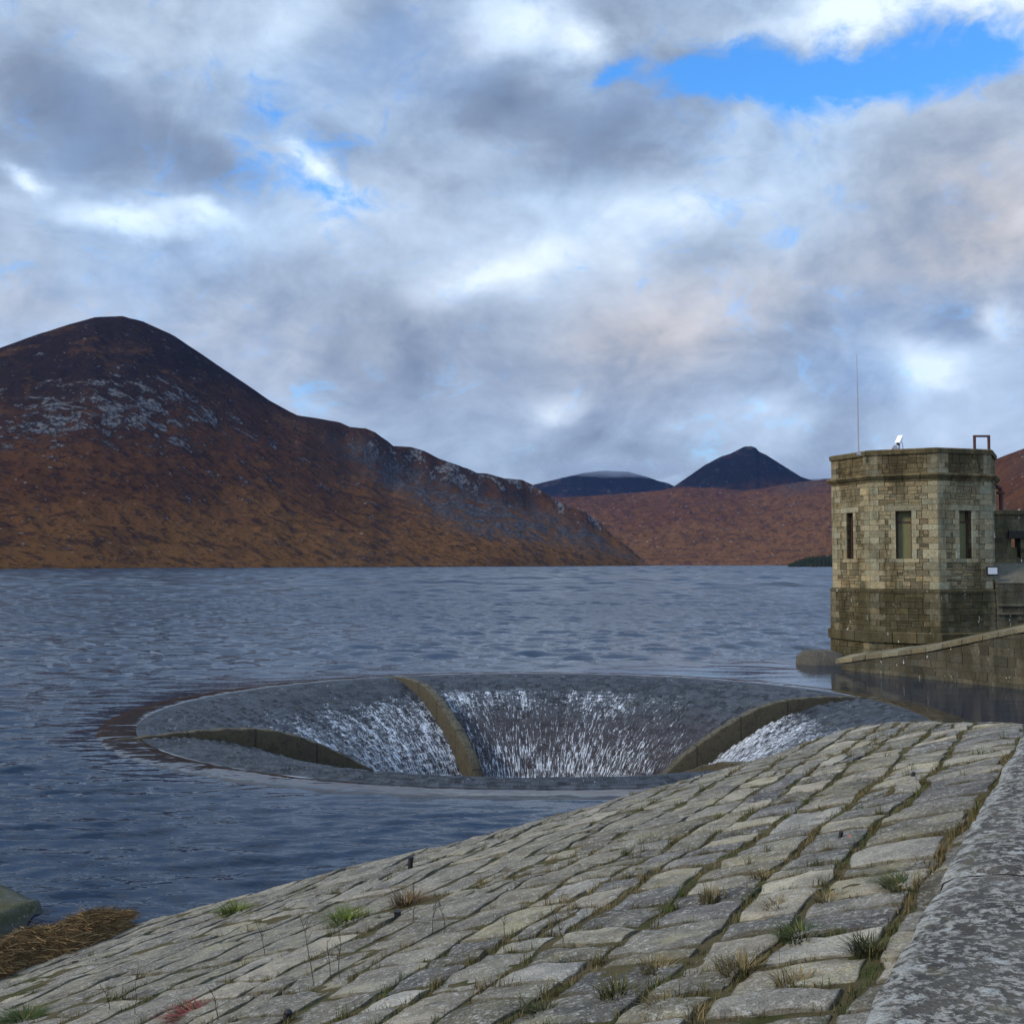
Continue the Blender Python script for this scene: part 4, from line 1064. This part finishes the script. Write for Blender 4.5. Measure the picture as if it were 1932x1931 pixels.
hill('mountain', 'dark rounded mountain with its top in cloud', [(930, 960), (1005, 915), (1060, 902), (1100, 893), (1140, 888), (1185, 890), (1220, 900), (1262, 913), (1300, 930), (1340, 950)], [(930, 5300), (1340, 5300)], [(930, 6600), (1340, 6600)], hill_b, 220, 100, 30., 1.2, None, 14, m_dark, fine=.6)
hill('mountain', 'dark shoulder just showing behind the tower', [(1440, 930), (1520, 905), (1560, 903), (1620, 900), (1700, 905), (1800, 950)], [(1440, 5600), (1800, 5600)], [(1440, 6800), (1800, 6800)], hill_b, 120, 60, 25., 1.2, None, 16, m_dark, fine=.6)
hill_r = mat_hill('near_heather', (.090, .045, .021), (.072, .032, .018), (.032, .019, .017), (.20, .20, .19), (120., 330.), 1.3)
hill('hill', 'rust brown hillside rising behind the tower', [(1500, 1058), (1540, 1048), (1600, 1020), (1700, 965), (1800, 907), (1880, 866), (1932, 846), (2000, 822), (2150, 780), (2500, 740)], [(1500, 1750), (1600, 1500), (1932, 900), (2500, 500)], [(1500, 1900), (1700, 1800), (1932, 1500), (2500, 1300)], hill_r, 320, 120, 12., 1.05, None, 21, m_none)
def build_wood():
    # conifer plantation on the point beyond the tower
    V, Fc = [], []; b = 0
    r3 = random.Random(5)
    for i in range(1500):
        X = r3.uniform(1487, 1720); k = r3.random()**.7
        top = np.interp(X, [1487, 1500, 1520, 1577, 1720], [.6, 3., 6.5, 9.5, 12.])
        y = 1480+k*140+ (1577-X)*.35; z0 = k*top*1.4-.5; x = xat(X, y, 3.)
        h = r3.uniform(4.5, 8.5)*min(1, .45+k*.2+(X-1487)/120); w = h*.30
        for lv in range(3):
            zb = z0+h*(.05+.26*lv); zt = z0+h*(.50+.25*lv); ww = w*(1-.27*lv)
            n = 7; a0 = r3.uniform(0, 6)
            for q in range(n): V.append((x+ww*math.cos(a0+q*6.283/n)*r3.uniform(.7, 1.2), y+ww*math.sin(a0+q*6.283/n), zb+r3.uniform(-.3, .3)))
            V.append((x, y, zt))
            for q in range(n): Fc.append((b+q, b+(q+1) % n, b+n))
            b += n+1
    o = fmesh('woodland', V, Fc, M['conifer'], smooth=False); tag(o, 'dark conifer wood on the low point beyond the tower', None, None, 'stuff')
build_wood()

# ------------------------------------------------------------------ air, sky, sun, camera
def build_haze():
    mb = MB(); mb.box(-6500, 6500, -600, 9500, -6, 1400)
    m = bpy.data.materials.new('haze'); m.use_nodes = True; t = m.node_tree; t.nodes.clear()
    v = t.nodes.new('ShaderNodeVolumePrincipled'); v.inputs['Color'].default_value = (.20, .42, 1., 1); v.inputs['Density'].default_value = HAZE; v.inputs['Anisotropy'].default_value = 0.
    o = t.nodes.new('ShaderNodeOutputMaterial'); t.links.new(v.outputs[0], o.inputs['Volume'])
    ob = mb.build('haze', m); tag(ob, 'thin bluish valley air', None, None, 'stuff')
HAZE = 1.5e-5
build_haze()

def build_mist():
    y = 6300; V, Fc = [], []; b = 0
    for (X, Y, w, h, dd) in ((1155, 882, 330, 48, 300), (1105, 880, 260, 42, 280), (1215, 882, 280, 44, 260), (1590, 892, 420, 42, 200)):
        c = np.array([xat(X, y, 400.), y+dd, zat(Y, y)])
        th, ph = np.meshgrid(np.linspace(0, 2*np.pi, 32, endpoint=False), np.linspace(.02, np.pi-.02, 16), indexing='xy')
        n = 1+.22*fbm(np.cos(th)*2+X, ph*2+np.sin(th), 3, 4)
        P = np.stack([c[0]+w*n*np.sin(ph)*np.cos(th), c[1]+420*n*np.sin(ph)*np.sin(th), c[2]+h*n*np.cos(ph)], -1).reshape(-1, 3)
        V.append(P); Fc.append(gridfaces(16, 32, True)[:, ::-1]+b); b += len(P)
    m = bpy.data.materials.new('hill_cloud'); m.use_nodes = True; t = m.node_tree; t.nodes.clear()
    v = t.nodes.new('ShaderNodeVolumePrincipled'); v.inputs['Color'].default_value = (.58, .68, .82, 1); v.inputs['Density'].default_value = .0020
    o = t.nodes.new('ShaderNodeOutputMaterial'); t.links.new(v.outputs[0], o.inputs['Volume'])
    ob = fmesh('hill_mist', np.concatenate(V), np.concatenate(Fc), m); tag(ob, 'low cloud lying on the tops of the far mountains', None, None, 'stuff')
build_mist()

SUN_EL, SUN_AZ = math.radians(34), math.radians(-112)      # azimuth from +Y towards +X: behind the camera, to the left
def build_world():
    w = bpy.data.worlds.new('World'); S.world = w; w.use_nodes = True; t = w.node_tree; t.nodes.clear()
    class W(NT):
        def __init__(s): s.t = t
    m = W()
    STR = .1
    sky = t.nodes.new('ShaderNodeTexSky'); sky.sky_type = 'NISHITA'; sky.sun_disc = False; sky.sun_elevation = SUN_EL; sky.sun_rotation = SUN_AZ % (2*math.pi); sky.air_density = 1.2; sky.dust_density = .3; sky.ozone_density = 3.
    d = m.n('ShaderNodeTexCoord', out=0)
    nz = m.scaled(d, (1., 1., 1.7))
    warp = m.vmath('SUBTRACT', m.noise(nz, 2.6, 4., .55, out=1), (.5, .5, .5))
    wd = m.vmath('ADD', d, m.scaled(warp, (.16, .16, .085)))          # warped direction: ragged cloud edges
    warp2 = m.vmath('SUBTRACT', m.noise(nz, 13., 5., .65, out=1), (.5, .5, .5))
    wd2 = m.vmath('ADD', wd, m.scaled(warp2, (.05, .05, .04)))
    def blob(X, Y, sx, sy, amp=1., rot=0., src=None):
        c = ray(X, Y); c = c/np.linalg.norm(c)
        r = np.cross(c, (0, 0, 1.)); r /= np.linalg.norm(r); u = np.cross(r, c)
        ca, sa = math.cos(math.radians(rot)), math.sin(math.radians(rot)); r, u = ca*r+sa*u, -sa*r+ca*u
        sx, sy = sx/F, sy/F
        v = src or wd
        a = m.vmath('DOT_PRODUCT', v, tuple(r/sx), out=1); b = m.vmath('DOT_PRODUCT', v, tuple(u/sy), out=1); f = m.vmath('DOT_PRODUCT', v, tuple(c), out=1)
        e = m.math('ADD', m.math('MULTIPLY', a, a), m.math('MULTIPLY', b, b))
        g = m.math('MULTIPLY', m.math('POWER', 2.718, m.math('MULTIPLY', e, -1.)), m.math('MULTIPLY', m.math('GREATER_THAN', f, 0.), amp))
        return g
    def add(L, src=None):
        s = None
        for p in L:
            g = blob(*p, src=src); s = g if s is None else m.math('ADD', s, g)
        return s
    n1 = m.noise(nz, 3.2, 8., .58, .5); n2 = m.noise(m.scaled(d, (1., 1., 1.35)), 8., 7., .56, .5)
    lum = m.math('ADD', m.math('MULTIPLY', m.math('SUBTRACT', n1, .5), 1.0), m.math('MULTIPLY', m.math('SUBTRACT', n2, .5), .85))
    lum = m.math('ADD', lum, m.math('MULTIPLY', m.math('SUBTRACT', m.noise(m.scaled(wd, (1., 1., 1.5)), 24., 6., .62, .4), .5), .32))
    bright = add(SKY['bright'], wd2); darkb = add(SKY['dark'], wd)
    L = m.math('ADD', m.math('ADD', .50, lum), m.math('SUBTRACT', m.math('MULTIPLY', bright, .5), m.math('MULTIPLY', darkb, .42)))
    cloud = m.ramp(L, [(0., (.125, .16, .225)), (.22, (.185, .235, .32)), (.45, (.285, .362, .475)), (.70, (.43, .53, .665)), (1., (.70, .80, .87))])
    veil = m.rng(m.noise(m.scaled(wd, (1., 1., 1.5)), 2.3, 5., .55), .47, .68)
    cloud = m.mix(m.math('MULTIPLY', veil, m.rng(m.n('ShaderNodeSeparateXYZ', out=2, i0=d), .05, .22, 0., .62)), cloud, m.mix(m.rng(L, .2, .8), (.22, .36, .62), (.50, .70, .95)))
    warm = m.math('MULTIPLY', add(SKY['warm'], wd), m.rng(L, .15, .55))
    cloud = m.mix(warm, cloud, m.mix(m.rng(L, .2, .8), (.27, .28, .31), (.57, .54, .535)))
    blue = m.math('ADD', add(SKY['blue'], wd2), m.math('ADD', m.math('MULTIPLY', m.math('SUBTRACT', n2, .5), 1.2), m.math('MULTIPLY', m.math('SUBTRACT', m.noise(m.scaled(wd, (1., 1., 1.6)), 26., 6., .62, .6), .5), 2.3)))
    bm = m.rng(blue, .14, 1.25)
    skyc = m.mix(1., sky.outputs[0], SKY['tint'], 'MULTIPLY')
    # unseen cloud deck overhead and behind the camera, brightened to light stones and water
    sep = m.n('ShaderNodeSeparateXYZ', i0=d); z = m.n('ShaderNodeSeparateXYZ', out=2, i0=d); yy = m.n('ShaderNodeSeparateXYZ', out=1, i0=d)
    ov = m.rng(z, .44, .66); bh = m.rng(yy, .1, -.6)
    cloud = m.mix(m.math('MAXIMUM', ov, bh), cloud, m.mix(m.rng(n1, .35, .65), SKY['over0'], SKY['over1']))
    bm = m.math('MULTIPLY', bm, m.math('SUBTRACT', 1., m.math('MAXIMUM', ov, bh)))
    cl10 = m.scaled(cloud, (1/STR,)*3)
    col = m.mix(bm, cl10, skyc)
    bg = t.nodes.new('ShaderNodeBackground'); t.links.new(col, bg.inputs[0]); bg.inputs[1].default_value = STR
    o = t.nodes.new('ShaderNodeOutputWorld'); t.links.new(bg.outputs[0], o.inputs[0])
    w.cycles.sampling_method = 'MANUAL'; w.cycles.sample_map_resolution = 512
SKY = dict(
    blue=[(1450, 148, 165, 58, 1.3, 0), (1670, 146, 160, 48, 1.15, 4), (1870, 95, 100, 55, 1.1, 12), (1350, 180, 80, 28, .9, -8), (1180, 160, 60, 30, .4, 20), (478, 200, 45, 50, .5, 20), (605, 355, 60, 28, .5, -20), (480, 300, 60, 40, .25, -30), (15, 240, 50, 60, .5, 0), (1180, 165, 45, 22, .6, 20), (690, 270, 70, 60, .45, 0), (560, 250, 180, 90, .35, 0)],
    bright=[(1000, 60, 85, 55, 1.1, -10), (1135, 95, 50, 32, .9, 0), (600, 310, 60, 20, 1.0, -38), (250, 395, 90, 26, 1.1, 4), (385, 400, 50, 16, .8, -15), (48, 328, 34, 16, 1.0, -15), (1010, 765, 60, 38, .8, 20), (1800, 680, 60, 30, 1., -35), (1700, 22, 230, 30, 1.2, 0), (1900, 70, 70, 25, .7, -10), (1915, 590, 25, 45, .8, 0), (1070, 430, 220, 70, .2, 10), (870, 540, 130, 26, .35, 20), (1000, 490, 120, 40, .18, 15), (1500, 340, 250, 70, .22, 10), (560, 30, 90, 40, .5, 20), (150, 130, 80, 40, .45, -20), (1480, 770, 60, 40, .3, 0)],
    dark=[(200, 230, 190, 75, .75, -15), (390, 300, 100, 45, .7, -25), (980, 210, 110, 60, .7, -25), (1200, 290, 120, 60, .8, 20), (760, 80, 140, 80, .55, -20), (60, 90, 90, 80, .5, 0), (1840, 590, 80, 35, .75, 0), (820, 640, 160, 70, .40, 0), (1300, 500, 110, 40, .35, 25), (480, 560, 300, 60, .25, 0), (1450, 700, 220, 60, .35, 0), (1200, 850, 220, 50, .30, 0), (1650, 560, 120, 60, .35, 0)],
    warm=[(1180, 640, 180, 90, .75, 15), (1860, 400, 150, 140, .8, 0), (1100, 380, 200, 60, .0, 0), (600, 640, 300, 90, .5, 0), (80, 560, 160, 60, .35, 0), (1500, 560, 260, 80, .45, 10), (820, 100, 160, 80, .3, 0)],
    tint=(.60, 1.30, 1.95), over0=(.34, .54, .94), over1=(.78, .93, 1.15))
build_world()

sun = bpy.data.lights.new('sun', 'SUN'); sun.energy = 2.4; sun.angle = math.radians(12); sun.color = (1., .88, .72)
so = bpy.data.objects.new('sun', sun); COL.objects.link(so)
sd = Vector((math.sin(SUN_AZ)*math.cos(SUN_EL), math.cos(SUN_AZ)*math.cos(SUN_EL), math.sin(SUN_EL)))
so.rotation_euler = (-sd).to_track_quat('-Z', 'Y').to_euler(); so.location = (-60, -40, 60)

cam = bpy.data.cameras.new('camera'); cam.sensor_fit = 'HORIZONTAL'; cam.sensor_width = 36; cam.lens = 36*F/1932; cam.clip_start = .1; cam.clip_end = 30000
co = bpy.data.objects.new('camera', cam); COL.objects.link(co); co.location = (0, 0, H); co.rotation_euler = (math.pi/2+PITCH, 0, 0)
S.camera = co
S.view_settings.view_transform = 'Standard'; S.view_settings.look = 'None'; S.view_settings.exposure = .42; S.view_settings.gamma = 1
S.cycles.use_denoising = True; S.cycles.volume_bounces = 0; S.cycles.max_bounces = 6
